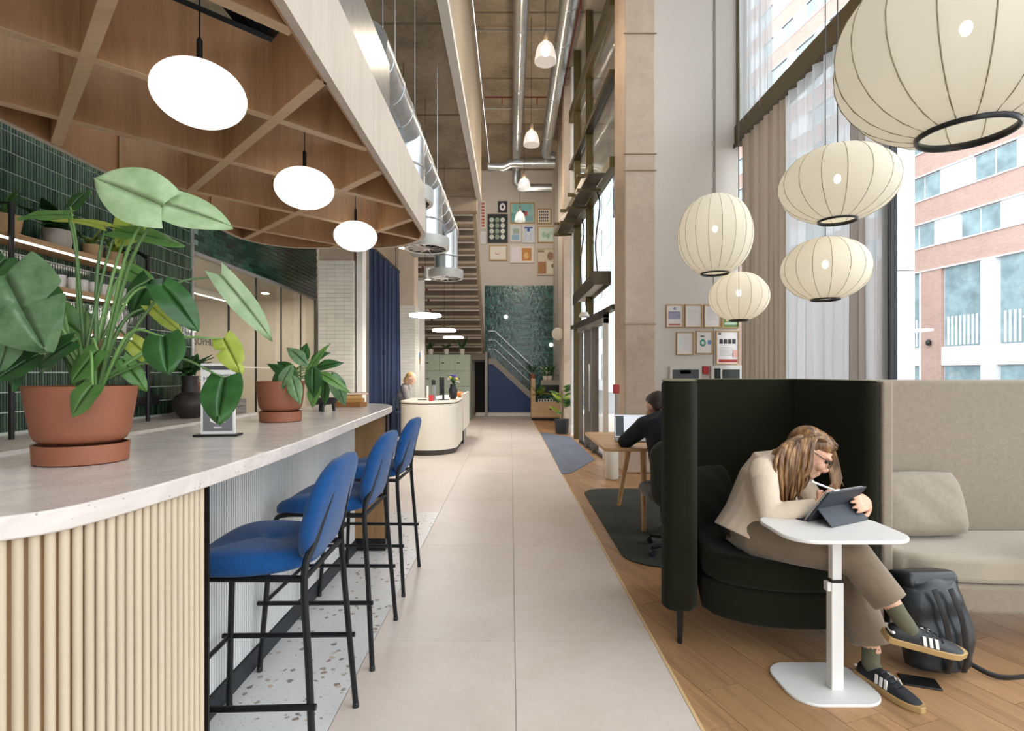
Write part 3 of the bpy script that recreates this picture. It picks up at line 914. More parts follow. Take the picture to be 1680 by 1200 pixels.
# recessed ribbed front
MB().box(-1.5, -1.19, 1.475, 4.05, .0, 1.045).build('carcass', mat('carcass_white', 'CFCBC5', .6), bar)
rb = MB(); yy = 1.48
while yy < 4.04:
    rb.box(-1.19, -1.175, yy, yy + .0135, .09, 1.045); yy += .0185
stuff(rb.build('ribbed_front', mat('rib_white', 'DADADA', .5, var=.02), bar))
MB().box(-1.19, -1.165, 1.475, 4.05, 0, .085).build('plinth', mat('plinth_dark', '262A30', .5), bar)
m_finw = wood('fin_oak', 'A9835A', '82603C', 'Z', 1.6, .5)
fb = MB(); x = -1.175
while x < -.945:
    fb.box(x, x + .010, 4.044, 4.05, .1, 1.045); x += .0125
stuff(fb.build('fin_ribs', m_finw, bar))
MB().box(-1.5, -.945, 4.05, 4.09, .1, 1.045).build('end_fin', m_finw, bar)
MB().box(-.945, -.93, 4.04, 4.1, .1, 1.045).build('fin_edge', m_black, bar)
MB().box(-1.4, -.95, 4.06, 4.2, 0, .1).build('fin_plinth', m_black, bar)
endp = catmull([(-.955, 4.09, 0), (-1.0, 4.27, 0), (-1.1, 4.43, 0), (-1.26, 4.53, 0), (-1.5, 4.5, 0)], 6)
MB().prism([(p.x, p.y) for p in endp] + [(-1.5, 4.09)], .1, 1.045).build('round_end', m_finw, bar, smooth=True)

# ================================================================== BACK BAR
bb = thing('back_counter', 'pale stone back counter below the green tiled wall', 'counter', (-3.3, 2.6, 0))
MB().box(LW + .014, -2.88, -.3, 6.1, .86, .9).build('worktop', m_quartz, bb, bev=.003)
for k in range(8):
    MB().box(-2.93, -2.91, -.28 + k * .8, .5 + k * .8 - .006, .1, .855).build('cupboard_door', mat('cupboard', '5B5750', .6), bb)
MB().box(LW + .014, -2.93, -.3, 6.1, .1, .86).build('carcass', mat('cupboard_carcass', '55524C', .7), bb)
MB().box(LW + .014, -2.98, -.3, 6.1, 0, .1).build('plinth', m_black, bb)

m_shelf = wood('shelf_oak', 'BE9A74', '94714C', 'Y', 1.5, .5)
def shelf(z, y0, y1, label):
    s = thing('bottle_shelf', label, 'shelf', (LW + .14, (y0 + y1) / 2, z), 'back bar shelves')
    MB().box(LW + .014, LW + .27, y0, y1, z, z + .04).build('board', m_shelf, s, bev=.002)
    MB().box(LW + .25, LW + .262, y0 + .02, y1 - .02, z - .012, z).build('led_strip', m_led, s)
    return s
shelf(2.27, 1.2, 4.95, 'top oak shelf of the back bar, with potted plants and LED edge')
shelf(1.96, 1.2, 4.9, 'middle oak shelf of the back bar, holding a row of tumblers')
shelf(1.66, 1.2, 4.85, 'lowest oak shelf of the back bar, holding a row of tumblers')
fr = thing('shelf_upright', 'black steel upright of the back bar shelves behind the monstera stems', 'shelf upright', (LW + .28, 4.98, .9))
MB().tube(catmull([(LW + .29, 4.98, .9), (LW + .29, 4.98, 2.3), (LW + .27, 4.98, 2.42), (LW + .16, 4.98, 2.48), (LW + .02, 4.98, 2.48)], 5), .017, 10).build('tube', m_black, fr, smooth=True)
fr = thing('shelf_upright', 'black steel upright of the back bar shelves at the left edge of the picture', 'shelf upright', (LW + .29, 3.62, .9))
MB().tube([(LW + .29, 3.62, .9), (LW + .29, 3.62, 2.5), (LW + .02, 3.62, 2.5)], .017, 10).build('tube', m_black, fr)
gm = MB().lathe([(.028, 0), (.034, .11), (.032, .11), (.026, .006), (.001, .006)], 12).mesh('tumbler', smooth=True)
m_tumbler = NT('tumbler_glass')
tr_ = m_tumbler.n('ShaderNodeBsdfTransparent'); df_ = m_tumbler.n('ShaderNodeBsdfPrincipled'); df_.inputs['Base Color'].default_value = (.8, .8, .78, 1); df_.inputs['Roughness'].default_value = .15
mx_ = m_tumbler.n('ShaderNodeMixShader'); mx_.inputs[0].default_value = .4; m_tumbler.l(tr_.outputs[0], mx_.inputs[1]); m_tumbler.l(df_.outputs[0], mx_.inputs[2]); m_tumbler.l(mx_.outputs[0], m_tumbler.out.inputs[0])
gm.materials.append(m_tumbler.m)
for (z, nm) in ((2.0, 'middle'), (1.70, 'lowest')):
    for k in range(22):
        o = bpy.data.objects.new('tumbler', gm); C.objects.link(o)
        o.location = (LW + .13 + (.03 if k % 2 else -.03), 3.68 + k * .055, z)
        tag(o, 'clear glass tumbler in the row on the %s back bar shelf' % nm, 'glass', 'tumblers on the %s shelf' % nm)

# sockets on the tiles
so = thing('power_sockets', 'triple black power socket plate on the green tiles', 'socket', (LW + .015, 5.35, 1.05))
for k in range(3):
    MB().box(LW + .012, LW + .024, 5.02 + k * .2, 5.16 + k * .2, 1.02, 1.12).build('socket', m_blackplastic, so, bev=.002)

# ================================================================== BAR STOOLS
m_frame = mat('stool_frame', '17181B', .42, .4)
def make_stool():
    s = thing('bar_stool', '', 'stool', (0, 0, 0))
    # seat: shell cushion, front towards -x
    def seat(u, v, z):
        a = 2 * PI * v
        return a
    b = MB()
    N = 28
    ring = []
    for k in range(N):
        a = 2 * PI * k / N
        c, s_ = math.cos(a), math.sin(a)
        x = .225 * (abs(c) ** .72) * (1 if c > 0 else -1); y = .225 * (abs(s_) ** .72) * (1 if s_ > 0 else -1)
        if x < 0: x *= 1.06
        ring.append((x - .01, y * (1 - .1 * max(0, x / .225))))
    rows = [(.9, .695), (.985, .703), (1.0, .722), (.97, .745), (.86, .758), (.55, .762), (.02, .755)]
    vs = []; fs = []
    for (sc, z) in rows:
        for (x, y) in ring:
            zz = z + (.018 * (y / .22) ** 2 if z > .73 else 0) - (.03 * max(0, (-x - .12) / .12) ** 2 if sc > .5 else 0)
            vs.append((x * sc, y * sc, zz))
    R = len(rows)
    for i in range(R - 1):
        for j in range(N):
            fs.append((i * N + j, i * N + (j + 1) % N, (i + 1) * N + (j + 1) % N, (i + 1) * N + j))
    fs.append(tuple(range(N - 1, -1, -1))); fs.append(tuple((R - 1) * N + j for j in range(N)))
    b.add(vs, fs); b.build('seat', m_blue, s, smooth=True, angle=80, sub=1)
    # backrest: curved rounded panel leaning back
    outline = rrect(.43, .335, .14, 7)
    vs = []; fs = []; N = len(outline)
    lay = [(.90, -.026), (1.0, -.014), (1.0, .014), (.90, .026)]
    def bp(y, h, d):
        lean = .20 + .26 * (h + .175)          # x position grows with height
        return (lean + d - .35 * y * y, y, .888 + h)
    for (sc, d) in lay:
        for (y, h) in outline:
            vs.append(bp(y * sc if sc < 1 else y, h * sc if sc < 1 else h, d))
    for i in range(3):
        for j in range(N):
            fs.append((i * N + j, (i + 1) * N + j, (i + 1) * N + (j + 1) % N, i * N + (j + 1) % N))
    # filled faces as rows of quads between mirrored points would be overkill: fan caps
    c0 = len(vs); vs.append(bp(0, 0, -.03)); c1 = len(vs); vs.append(bp(0, 0, .03))
    for j in range(N):
        fs.append((c0, j, (j + 1) % N)); fs.append((c1, 3 * N + (j + 1) % N, 3 * N + j))
    b = MB(); b.add(vs, fs); b.build('backrest', m_blue, s, smooth=True, angle=80)
    r = .0115
    for sy in (-1, 1):
        # rear leg runs up and becomes the back support
        pts = catmull([(.262, sy * .248, .012), (.235, sy * .22, .40), (.215, sy * .205, .70), (.235, sy * .165, .80), (.274, sy * .105, .96)], 5)
        MB().tube(pts, r, 8).build('rear_leg', m_frame, s, smooth=True)
        pts = catmull([(-.245, sy * .255, .012), (-.215, sy * .215, .52), (-.20, sy * .20, .655), (-.16, sy * .195, .69), (.0, sy * .19, .69), (.213, sy * .2, .69)], 5)
        MB().tube(pts, r, 8).build('front_leg', m_frame, s, smooth=True)
        MB().tube([(-.262, sy * .238, .30), (.262, sy * .234, .30)], .010, 8).build('foot_bar', m_frame, s, smooth=True)
        for xx, yy in ((.262, .248), (-.245, .255)):
            MB().lathe([(.013, 0), (.013, .016), (.0115, .02)], 10, c=(xx, sy * yy, 0)).build('glide', m_blackplastic, s)
    MB().tube([(-.234, -.236, .30), (-.234, .236, .30)], .010, 8).build('foot_bar', m_frame, s, smooth=True)
    MB().tube([(.213, -.2, .69), (.213, .2, .69)], .010, 8).build('cross_bar', m_frame, s, smooth=True)
    return s
st0 = make_stool()
st0.location = (-.88, 1.91, 0); st0.rotation_euler.z = .03
st0['label'] = 'blue upholstered bar stool nearest the camera, tucked at the bar'
st0['group'] = 'bar stools'
dup(st0, (-.89, 2.68, 0), .0, 'blue upholstered bar stool in the middle of the row of three')
dup(st0, (-.905, 3.49, 0), -.02, 'blue upholstered bar stool farthest from the camera, by the timber fin')
# ================================================================== PLANTS
def leaf_mat(name, c1, c2, rough=.4):
    if name in MATS: return MATS[name]
    t = NT(name); vec = t.coord()
    n1 = t.noise(vec, 18, 4, .6); oi = t.n('ShaderNodeObjectInfo')
    col = t.ramp(n1, [(.3, srgb(c1)), (.7, srgb(c2))]); col = t.hsv(col, t.maprange(oi.outputs['Random'], .8, 1.2))
    b = t.n('ShaderNodeBsdfPrincipled'); t.l(col, b.inputs['Base Color']); b.inputs['Roughness'].default_value = rough
    tl = t.n('ShaderNodeBsdfTranslucent'); t.l(col, tl.inputs[0])
    m = t.n('ShaderNodeMixShader'); m.inputs[0].default_value = .3; t.l(b.outputs[0], m.inputs[1]); t.l(tl.outputs[0], m.inputs[2])
    t.l(m.outputs[0], t.out.inputs[0]); MATS[name] = t.m; return t.m
L_dark = leaf_mat('leaf_dark', '2A4E28', '3B6834', .3)
L_mid = leaf_mat('leaf_mid', '4B7638', '668E4A', .32)
L_pale = leaf_mat('leaf_pale', '8CA878', 'AEC49C', .3)
L_yel = leaf_mat('leaf_yellow', '9DB043', 'B9C65A')
L_blue = leaf_mat('leaf_bluegreen', '557A4E', '86A57C', .25)
L_stem = mat('stem_green', '6E9250', .5)
L_stem2 = mat('stem_dark_green', '4F6E3A', .5)
L_bark = mat('stem_brown', '6E5A3A', .8)

def leaf_shape(B, Tp, wd, nrm=(0, -.5, .85), bend=.15, fold=.18, kind='heart', notch=0, mat_=None, parent=None, name='leaf', nu=14, nv=4, seed=0):
    B = Vector(B); Tp = Vector(Tp); a = Tp - B; L = a.length; a.normalize()
    nr = Vector(nrm); s = a.cross(nr)
    if s.length < 1e-3: s = a.orthogonal()
    s.normalize(); nn = s.cross(a).normalized()
    rr = random.Random(seed)
    cuts = [[rr.uniform(.25, .8) for _ in range(notch)] for _ in (0, 1)]
    def wfun(t_):
        if kind == 'heart': w_ = (math.sin(PI * min(1, (t_ * .82 + .18)) ** .9)) ** .75 if t_ < 1 else 0
        else: w_ = math.sin(PI * t_ ** .8) ** .9
        return max(.012, w_)
    b = MB()
    for side, sg in ((0, -1), (1, 1)):
        def fn(u, v):
            w_ = wfun(u) * wd / 2
            for c in cuts[side]:
                if abs(u - c) < .045: w_ *= .42 + .5 * abs(u - c) / .045
            y = v * w_
            back = -.14 * L * (v ** 1.2) * max(0, 1 - u * 3.2) if kind == 'heart' else 0
            x = u * L + back
            z = fold * y - bend * L * (u * u - u * .2) - .12 * wd * (v * v) * .8 + .003 * math.sin(u * 9 + seed) * v
            return B + a * x + s * (sg * y) + nn * z
        b.grid(fn, nu if not notch else nu * 2, nv)
    bm = bmesh.new(); off = wloc(parent)
    vv = [bm.verts.new(p - off) for p in b.v]
    for f in b.f: bm.faces.new([vv[i] for i in f])
    bmesh.ops.remove_doubles(bm, verts=bm.verts, dist=.0004)
    me = bpy.data.meshes.new(name); bm.to_mesh(me); bm.free()
    me.polygons.foreach_set('use_smooth', [True] * len(me.polygons)); me.update()
    return link(name, me, mat_, parent)
def stem(pts, r0, r1, parent, mat_=None, name='stem'):
    p = catmull(pts, 6); n = len(p)
    return MB().tube(p, [r0 + (r1 - r0) * i / (n - 1) for i in range(n)], 7).build(name, mat_ or L_stem, parent, smooth=True)

def taper_pot(root, c, r0, r1, h, base_h, mtl, sx=1.0, sy=1.0):
    MB().lathe([(r0 * .82, base_h + .004), (r0 * .93, base_h + .012), (r0 * 1.01, base_h + .032), (r0 * 1.06, base_h + .07), (r1, h), (r1 * .965, h), (r1 * .95, h - .03), (r0 * .9, base_h + .03)], 40, c=c, sx=sx, sy=sy).build('pot', mtl, root, smooth=True)
    MB().lathe([(r0 * .9, 0), (r0 * .98, .004), (r0 * 1.0, base_h), (r0 * .95, base_h), (r0 * .92, .012), (.001, .012)], 40, c=c, sx=sx, sy=sy).build('saucer', mtl, root, smooth=True)
    MB().lathe([(.001, h - .035), (r1 * .955, h - .035)], 30, c=c, sx=sx, sy=sy).build('soil', m_soil, root)

# ---- monstera on the bar
mc_ = Vector((-1.255, 1.57, 1.09))
mo = thing('potted_monstera', 'large monstera in an oval terracotta pot on the bar', 'plant', mc_)
taper_pot(mo, mc_, .120, .142, .222, .056, m_terra, 1.0, .9)
crown = mc_ + Vector((.015, 0, .23))
S = [  # base px, tip px, width m, Y base, Y tip, material, normal, notches, kind
    ((266, 338), (150, 288), .15, 1.52, 1.46, L_pale, (-.3, -.9, .3), 0),
    ((256, 330), (380, 366), .105, 1.54, 1.58, L_pale, (.2, -.9, .4), 0),
    ((112, 352), (24, 352), .055, 1.56, 1.52, L_mid, (0, -.7, .7), 0),
    ((116, 340), (146, 308), .05, 1.8, 1.84, L_dark, (0, -1, .3), 0),
    ((190, 378), (302, 396), .07, 1.6, 1.64, L_mid, (0, -.7, .7), 1),
    ((232, 350), (188, 402), .09, 1.68, 1.64, L_yel, (.3, -.8, .3), 0),
    ((172, 372), (60, 345), .06, 1.6, 1.7, L_yel, (0, -.4, .9), 0),
    ((8, 452), (66, 575), .21, 1.38, 1.36, L_blue, (-.25, -.75, .6), 1),
    ((26, 466), (108, 512), .12, 1.42, 1.46, L_dark, (-.2, -.6, .8), 0),
    ((142, 512), (92, 556), .075, 1.66, 1.66, L_blue, (.2, -.7, .6), 0),
    ((246, 458), (212, 520), .075, 1.7, 1.68, L_dark, (.4, -.8, .4), 0),
    ((266, 468), (326, 540), .085, 1.6, 1.6, L_dark, (.3, -.7, .6), 0),
    ((246, 502), (300, 546), .045, 1.66, 1.66, L_yel, (.1, -.6, .7), 0),
    ((268, 552), (272, 612), .105, 1.56, 1.52, L_dark, (.1, -.95, .35), 0),
    ((362, 452), (450, 556), .075, 1.72, 1.76, L_pale, (.5, -.8, .4), 0),
    ((366, 556), (394, 612), .075, 1.74, 1.72, L_yel, (.1, -.95, .3), 1),
    ((368, 620), (354, 694), .115, 1.70, 1.64, L_dark, (.05, -1, .25), 0),
    ((152, 632), (114, 682), .07, 1.45, 1.41, L_mid, (-.1, -1, .25), 0),
    ((64, 582), (-14, 622), .09, 1.46, 1.38, L_dark, (0, -.7, .7), 0),
    ((26, 530), (-10, 612), .09, 1.42, 1.4, L_blue, (0, -.9, .4), 0),
    ((104, 578), (60, 610), .06, 1.5, 1.5, L_mid, (0, -.7, .7), 0),
    ((10, 424), (-30, 470), .08, 1.45, 1.42, L_dark, (0, -.8, .5), 0),
    ((200, 590), (240, 640), .05, 1.62, 1.62, L_mid, (.2, -.8, .6), 0),
    ((70, 500), (140, 552), .085, 1.60, 1.62, L_mid, (.1, -.8, .5), 0),
    ((118, 560), (56, 600), .075, 1.44, 1.42, L_dark, (-.1, -.8, .5), 0),
    ((160, 575), (112, 628), .07, 1.52, 1.48, L_mid, (0, -.9, .4), 0),
    ((215, 560), (262, 600), .055, 1.66, 1.66, L_yel, (.2, -.8, .5), 0),
    ((205, 440), (258, 470), .06, 1.7, 1.72, L_mid, (.1, -.7, .6), 0),
    ((40, 560), (12, 640), .07, 1.46, 1.42, L_dark, (-.1, -.9, .4), 0),
    ((128, 590), (150, 640), .05, 1.7, 1.68, L_yel, (.2, -.8, .6), 0),
]
for i, (b_, t_, w_, yb, yt, m_, n_, nc) in enumerate(S):
    B = P(b_[0], b_[1], yb); Tp = P(t_[0], t_[1], yt)
    leaf_shape(B, Tp, w_ * 1.12, n_, .10, .2, 'heart', nc, m_, mo, seed=i)
    mid = crown * .45 + B * .55 + Vector((0, 0, .05 + .02 * (i % 3)))
    root_ = crown + Vector((.03 * math.cos(i), .02 * math.sin(i), -.03))
    stem([root_, mid, B], .0055 if i % 3 else .0075, .0028, mo, L_stem if i % 2 else L_stem2)
stem([crown + Vector((.0, 0, -.04)), crown + Vector((.03, .01, .07)), crown + Vector((.01, .02, .14))], .014, .010, mo, L_bark, 'trunk')

# ---- calathea / peace lily on the bar
pc = Vector((-1.235, 2.88, 1.09))
pl_ = thing('potted_lily', 'leafy peace lily in a round terracotta pot on the bar', 'plant', pc)
taper_pot(pl_, pc, .108, .122, .215, .055, m_terra)
cr = pc + Vector((0.02, 0, .2))
L2 = [((492, 625), (438, 592), .055, -.05), ((500, 618), (535, 560), .04, .05), ((488, 615), (452, 588), .05, .1), ((505, 600), (470, 566), .06, 0),
      ((515, 605), (560, 590), .055, 0), ((520, 610), (575, 640), .045, -.05), ((470, 600), (440, 660), .07, -.12), ((478, 615), (490, 662), .06, -.14),
      ((515, 600), (512, 650), .075, -.12), ((520, 625), (508, 668), .06, -.1), ((535, 612), (528, 668), .055, .05), ((545, 610), (566, 668), .07, .05),
      ((495, 600), (500, 562), .06, .02), ((485, 625), (455, 650), .05, -.1), ((510, 590), (540, 575), .045, .1), ((480, 598), (452, 640), .06, -.13)]
for i, (b_, t_, w_, dy) in enumerate(L2):
    B = P(b_[0], b_[1], 2.88 + dy * .7); Tp = P(t_[0], t_[1], 2.88 + dy)
    leaf_shape(B, Tp, w_ * 1.25, (0, -.8, .6), .22, .22, 'lance', 0, [L_dark, L_mid, L_dark, L_blue][i % 4], pl_, seed=50 + i)
    stem([cr + Vector((.02 * math.cos(i * 2), .02 * math.sin(i * 2), -.03)), (cr + B) / 2 + Vector((0, 0, .02)), B], .004, .002, pl_)

# ---- generic bushy plant built from a few shared leaves
def bush(root, c, r, h, n, mats_, kind='lance', w=.04, L=.14, seed=1, droop=.3):
    rr = random.Random(seed)
    protos = {}
    for k in range(n):
        az = rr.uniform(0, 2 * PI); el = rr.uniform(.15, 1.35)
        B = Vector(c) + Vector((math.cos(az) * r * .3 * rr.random(), math.sin(az) * r * .3 * rr.random(), h * rr.uniform(.15, .6)))
        d = Vector((math.cos(az) * math.cos(el), math.sin(az) * math.cos(el), math.sin(el)))
        l_ = L * rr.uniform(.7, 1.25)
        leaf_shape(B, B + d * l_, w * rr.uniform(.8, 1.2), (0, -.3, 1), droop, .2, kind, 0, mats_[k % len(mats_)], root, nu=6, nv=2, seed=k)
        MB().tube([Vector(c), B], .0025, 5).build('stem', L_stem, root)
def small_pot(root, c, r, h, mtl, taper=.8):
    MB().lathe([(r * taper, 0), (r, h), (r * .92, h), (r * .9, h - .015), (.001, h - .015)], 20, c=c).build('pot', mtl, root, smooth=True)

m_potgrey = mat('pot_stone', 'A7A095', .8, bump=.2); m_potwicker = mat('pot_wicker', 'B0926A', .8, bump=.4, bscale=90); m_potdark = mat('pot_charcoal', '2C3036', .6)
sx_ = LW + .15
for (yy, r, h, mt_, lb, ms, n, w_, L_) in (
    (3.72, .10, .13, m_potwicker, 'plant in a wicker basket pot on the top back bar shelf, leftmost', [L_dark, L_mid], 12, .05, .2),
    (4.16, .10, .14, m_potgrey, 'broad leaved plant in a grey stone pot on the top back bar shelf', [L_dark], 12, .10, .24),
    (4.50, .075, .11, m_potwicker, 'small plant with yellow green leaves in a tan pot on the top shelf', [L_yel, L_mid], 12, .05, .12),
    (4.74, .07, .1, m_potwicker, 'trailing plant in a tan pot at the far end of the top shelf', [L_mid, L_yel], 16, .045, .12)):
    c = Vector((sx_, yy, 2.31)); o = thing('shelf_plant', lb, 'plant', c, 'plants on the back bar shelf')
    small_pot(o, c, r, h, mt_); bush(o, c + Vector((0, 0, h - .02)), r, .12, n, ms, 'heart', w_, L_, seed=int(yy * 100), droop=.35)
    if 'trailing' in lb:
        for k in range(6):
            p0 = c + Vector((.05, .04, h)); p1 = p0 + Vector((.08, .05 + .02 * k, -.1 - .05 * k))
            stem([p0, p0 + Vector((.06, .03, .03)), p1], .003, .002, o)
            leaf_shape(p1, p1 + Vector((.05, .02, -.07)), .06, (1, -.5, .3), .1, .2, 'heart', 0, L_mid, o, seed=k)
# ================================================================== LOUNGE SEATING
m_dgreen = mat('dark_green_velvet', '1B1B0F', .9, var=.15, scale=4, bump=.1, bscale=200, sheen=.06, spec=.12)
m_beige = mat('beige_boucle', '918473', .95, var=.08, scale=40, bump=.35, bscale=260, sheen=.3, spec=.1)
m_beige2 = mat('beige_cushion', '978B7B', .95, var=.08, scale=40, bump=.3, bscale=260, sheen=.3, spec=.1)
bo = thing('booth_sofa', 'dark green high backed booth sofa with rounded seat', 'sofa', (1.35, 2.9, 0))
shell = [(.80, 2.615), (.88, 2.612), (.925, 2.66), (1.10, 3.28), (1.14, 3.31), (1.70, 3.31), (1.73, 3.28), (1.755, 2.68), (1.775, 2.65), (1.825, 2.65), (1.832, 2.68), (1.832, 3.46), (1.02, 3.46), (.97, 3.40), (.755, 2.69), (.765, 2.64)]
MB().prism(shell, .18, 1.31).build('high_back', m_dgreen, bo, bev=.045, seg=4)
seatp = [(p.x, p.y) for p in catmull([(.955, 2.69, 0), (1.0, 2.58, 0), (1.15, 2.48, 0), (1.35, 2.445, 0), (1.55, 2.46, 0), (1.69, 2.54, 0), (1.745, 2.68, 0)], 6)] + [(1.70, 3.3), (1.12, 3.3)]
MB().prism(seatp, .17, .335).build('seat_base', m_dgreen, bo, bev=.025, seg=3)
MB().prism([(x, y - .008 if y < 3 else y) for x, y in seatp], .338, .475).build('seat_cushion', m_dgreen, bo, bev=.04, seg=4)
for (x, y) in ((.845, 2.68), (1.79, 2.72), (1.06, 3.4), (1.76, 3.4)):
    MB().lathe([(.012, 0), (.018, .18)], 12, c=(x, y, 0)).build('leg', m_black, bo)
MB().prism([(shell[k][0], shell[k][1]) for k in range(len(shell))], 1.308, 1.313).build('top_piping', mat('piping_olive', '6C6A4C', .8), bo, bev=.002)

bs = thing('beige_sofa', 'beige high backed sofa with deep seat beside the booth', 'sofa', (2.5, 2.9, 0))
MB().box(1.84, 3.14, 3.02, 3.16, .2, 1.31).build('high_back', m_beige, bs, bev=.02, seg=3)
MB().box(1.838, 1.892, 2.65, 3.03, .2, 1.31).build('wing', m_beige, bs, bev=.012, seg=3)
sp2 = [(1.895, 2.70)] + [(p.x, p.y) for p in catmull([(1.905, 2.66, 0), (2.05, 2.58, 0), (2.4, 2.54, 0), (2.8, 2.55, 0), (3.06, 2.64, 0)], 5)] + [(3.1, 2.72), (3.1, 3.02), (1.895, 3.02)]
MB().prism(sp2, .2, .335).build('seat_base', m_beige, bs, bev=.02, seg=3)
MB().prism(sp2, .338, .47).build('seat_cushion', mat('beige_seat', 'A69B89', .95, bump=.3, bscale=260, sheen=.3), bs, bev=.035, seg=4)
for (x, y) in ((1.95, 2.78), (3.02, 2.78), (1.95, 3.1), (3.02, 3.1)):
    MB().lathe([(.012, 0), (.018, .2)], 12, c=(x, y, 0)).build('leg', m_black, bs)

def cushion(name, label, w_, h_, th, M_, mtl):
    b = MB()
    def fn(u, v, s):
        x = (u - .5) * 2; y = (v - .5) * 2
        e = (1 - x ** 4) * (1 - y ** 4)
        px = x * w_ / 2 * (1 - .05 * (y * y)); py = y * h_ / 2 * (1 - .05 * (x * x))
        return Vector((px, py, s * (th / 2) * max(0, e) ** .45 + .004 * math.sin(7 * x + 5 * y) * e))
    b.grid(lambda u, v: fn(u, v, 1), 18, 18, M_)
    b.grid(lambda u, v: fn(1 - u, v, -1), 18, 18, M_)
    o = b.build(name, mtl, None, smooth=True, angle=180)
    tag(o, label, 'cushion')
cushion('cushion', 'beige scatter cushion leaning on the beige sofa back', .50, .34, .16, T(2.20, 2.90, .645) @ Rz(.06) @ Rx(math.radians(72)), m_beige2)
cushion('cushion', 'dark green scatter cushion in the booth behind the woman', .40, .34, .16, T(1.14, 3.12, .635) @ Rz(.55) @ Rx(math.radians(74)), mat('dark_green_cushion', '17180F', .9, bump=.2, sheen=.06, spec=.12))

m_tw = mat('white_powder_coat', 'E4E2DF', .4, var=.015)
def side_table(cx, cy, label):
    s = thing('laptop_table', label, 'table', (cx, cy, 0), 'white laptop tables')
    MB().prism(rrect(.50, .37, .11, 8, cx - .02, cy - .03), .687, .702).build('table_top', m_tw, s, bev=.004)
    MB().prism(rrect(.38, .32, .10, 8, cx - .01, cy + .04), 0, .012).build('base_plate', m_tw, s, bev=.003)
    MB().cbox((cx + .018, cy, .24), (.052, .042, .46)).build('column_sleeve', m_tw, s, bev=.004)
    MB().cbox((cx + .018, cy, .57), (.040, .032, .24)).build('column', m_tw, s, bev=.003)
    MB().cbox((cx + .018, cy, .47), (.055, .045, .012)).build('collar', m_black, s)
    MB().cbox((cx - .013, cy, .445), (.02, .03, .04)).build('lever', m_tw, s, bev=.003)
side_table(1.36, 2.28, 'white laptop table with the tablet, in front of the woman')
side_table(2.77, 2.50, 'white laptop table cut by the right edge of the picture')

# ---- tablet in a folio, stylus
ta = thing('tablet', 'dark grey tablet propped up in a folding keyboard case', 'tablet', (1.36, 2.35, .702))
P1 = Vector((1.284, 2.335, .706)); u_ = Vector((.886, .463, 0)); n_ = Vector((.463, -.886, 0))
P2 = P1 + u_ * .265
up_ = (n_ * .10 + Vector((0, 0, .145)))
m_folio = mat('folio_grey', '2E333B', .6, bump=.1)
def slab_pts(b, a_, b_, c_, d_, th):
    nn = (Vector(b_) - Vector(a_)).cross(Vector(d_) - Vector(a_)).normalized() * th
    q = [Vector(a_), Vector(b_), Vector(c_), Vector(d_)]
    b.add([p for p in q] + [p + nn for p in q], [(0, 3, 2, 1), (4, 5, 6, 7), (0, 1, 5, 4), (1, 2, 6, 5), (2, 3, 7, 6), (3, 0, 4, 7)]); return b
slab_pts(MB(), P1, P2, P2 + up_, P1 + up_, .009).build('cover', m_folio, ta, bev=.003)
slab_pts(MB(), P1 - n_ * .012, P2 - n_ * .012, P2 + up_ - n_ * .012, P1 + up_ - n_ * .012, .008).build('tablet_body', m_steel2, ta, bev=.003)
slab_pts(MB(), P1 - n_ * .014 + u_ * .01 + up_ * .06, P2 - n_ * .014 - u_ * .01 + up_ * .06, P2 + up_ * .95 - n_ * .014 - u_ * .01, P1 + up_ * .95 - n_ * .014 + u_ * .01, .001).build('screen', mat('screen', '1C2430', .1, emis='6F8290', estr=.4), ta)
mid1 = P1 + up_ * .45 + n_ * .008; mid2 = P2 + up_ * .45 + n_ * .008
slab_pts(MB(), mid1, mid2, P2 + n_ * .115, P1 + n_ * .115, .004).build('stand_flap', m_folio, ta, bev=.001)
slab_pts(MB(), P1 - n_ * .005, P2 - n_ * .005, P2 - n_ * .15, P1 - n_ * .15, -.005).build('keyboard', mat('keyboard_dark', '23262B', .6), ta)
slab_pts(MB(), P1 + up_ * 1.0 + u_ * .03, P1 + up_ * 1.0 + u_ * .07, P1 + up_ * 1.0 + u_ * .07 + Vector((0, 0, .006)), P1 + up_ * 1.0 + u_ * .03 + Vector((0, 0, .006)), .006).build('clip', m_white, ta)

# ================================================================== PEOPLE
def head_shapes(b, M_, s=1.0):
    S_ = Matrix.Scale(s, 4)
    M_ = M_ @ S_
    b.ell((0, 0, .02), (.098, .076, .098), M_)
    b.ell((-.03, 0, .025), (.078, .077, .085), M_)
    b.ell((.035, 0, -.045), (.060, .058, .070), M_)
    b.ell((.062, 0, -.088), (.030, .034, .026), M_)      # chin
    b.tube([(.085, 0, .012), (.105, 0, -.02), (.112, 0, -.036)], [.009, .012, .015], 8, M_)   # nose
    b.ell((.100, 0, -.040), (.018, .018, .010), M_)
    b.ell((.088, 0, -.064), (.014, .026, .008), M_)      # lips
    b.ell((.086, 0, -.075), (.013, .022, .008), M_)
    b.ell((.082, .033, .022), (.02, .026, .012), M_); b.ell((.082, -.033, .022), (.02, .026, .012), M_)   # brows
    b.ell((.07, .045, -.03), (.025, .022, .025), M_); b.ell((.07, -.045, -.03), (.025, .022, .025), M_)   # cheeks
    for sy in (-1, 1):
        b.ell((-.005, sy * .078, -.005), (.022, .010, .033), M_)     # ears
def eye_shapes(b, M_, s=1.0):
    for sy in (-1, 1):
        b.ell((.083 * s, sy * .033 * s, .002 * s), (.012 * s, .014 * s, .008 * s), M_, 10, 6)
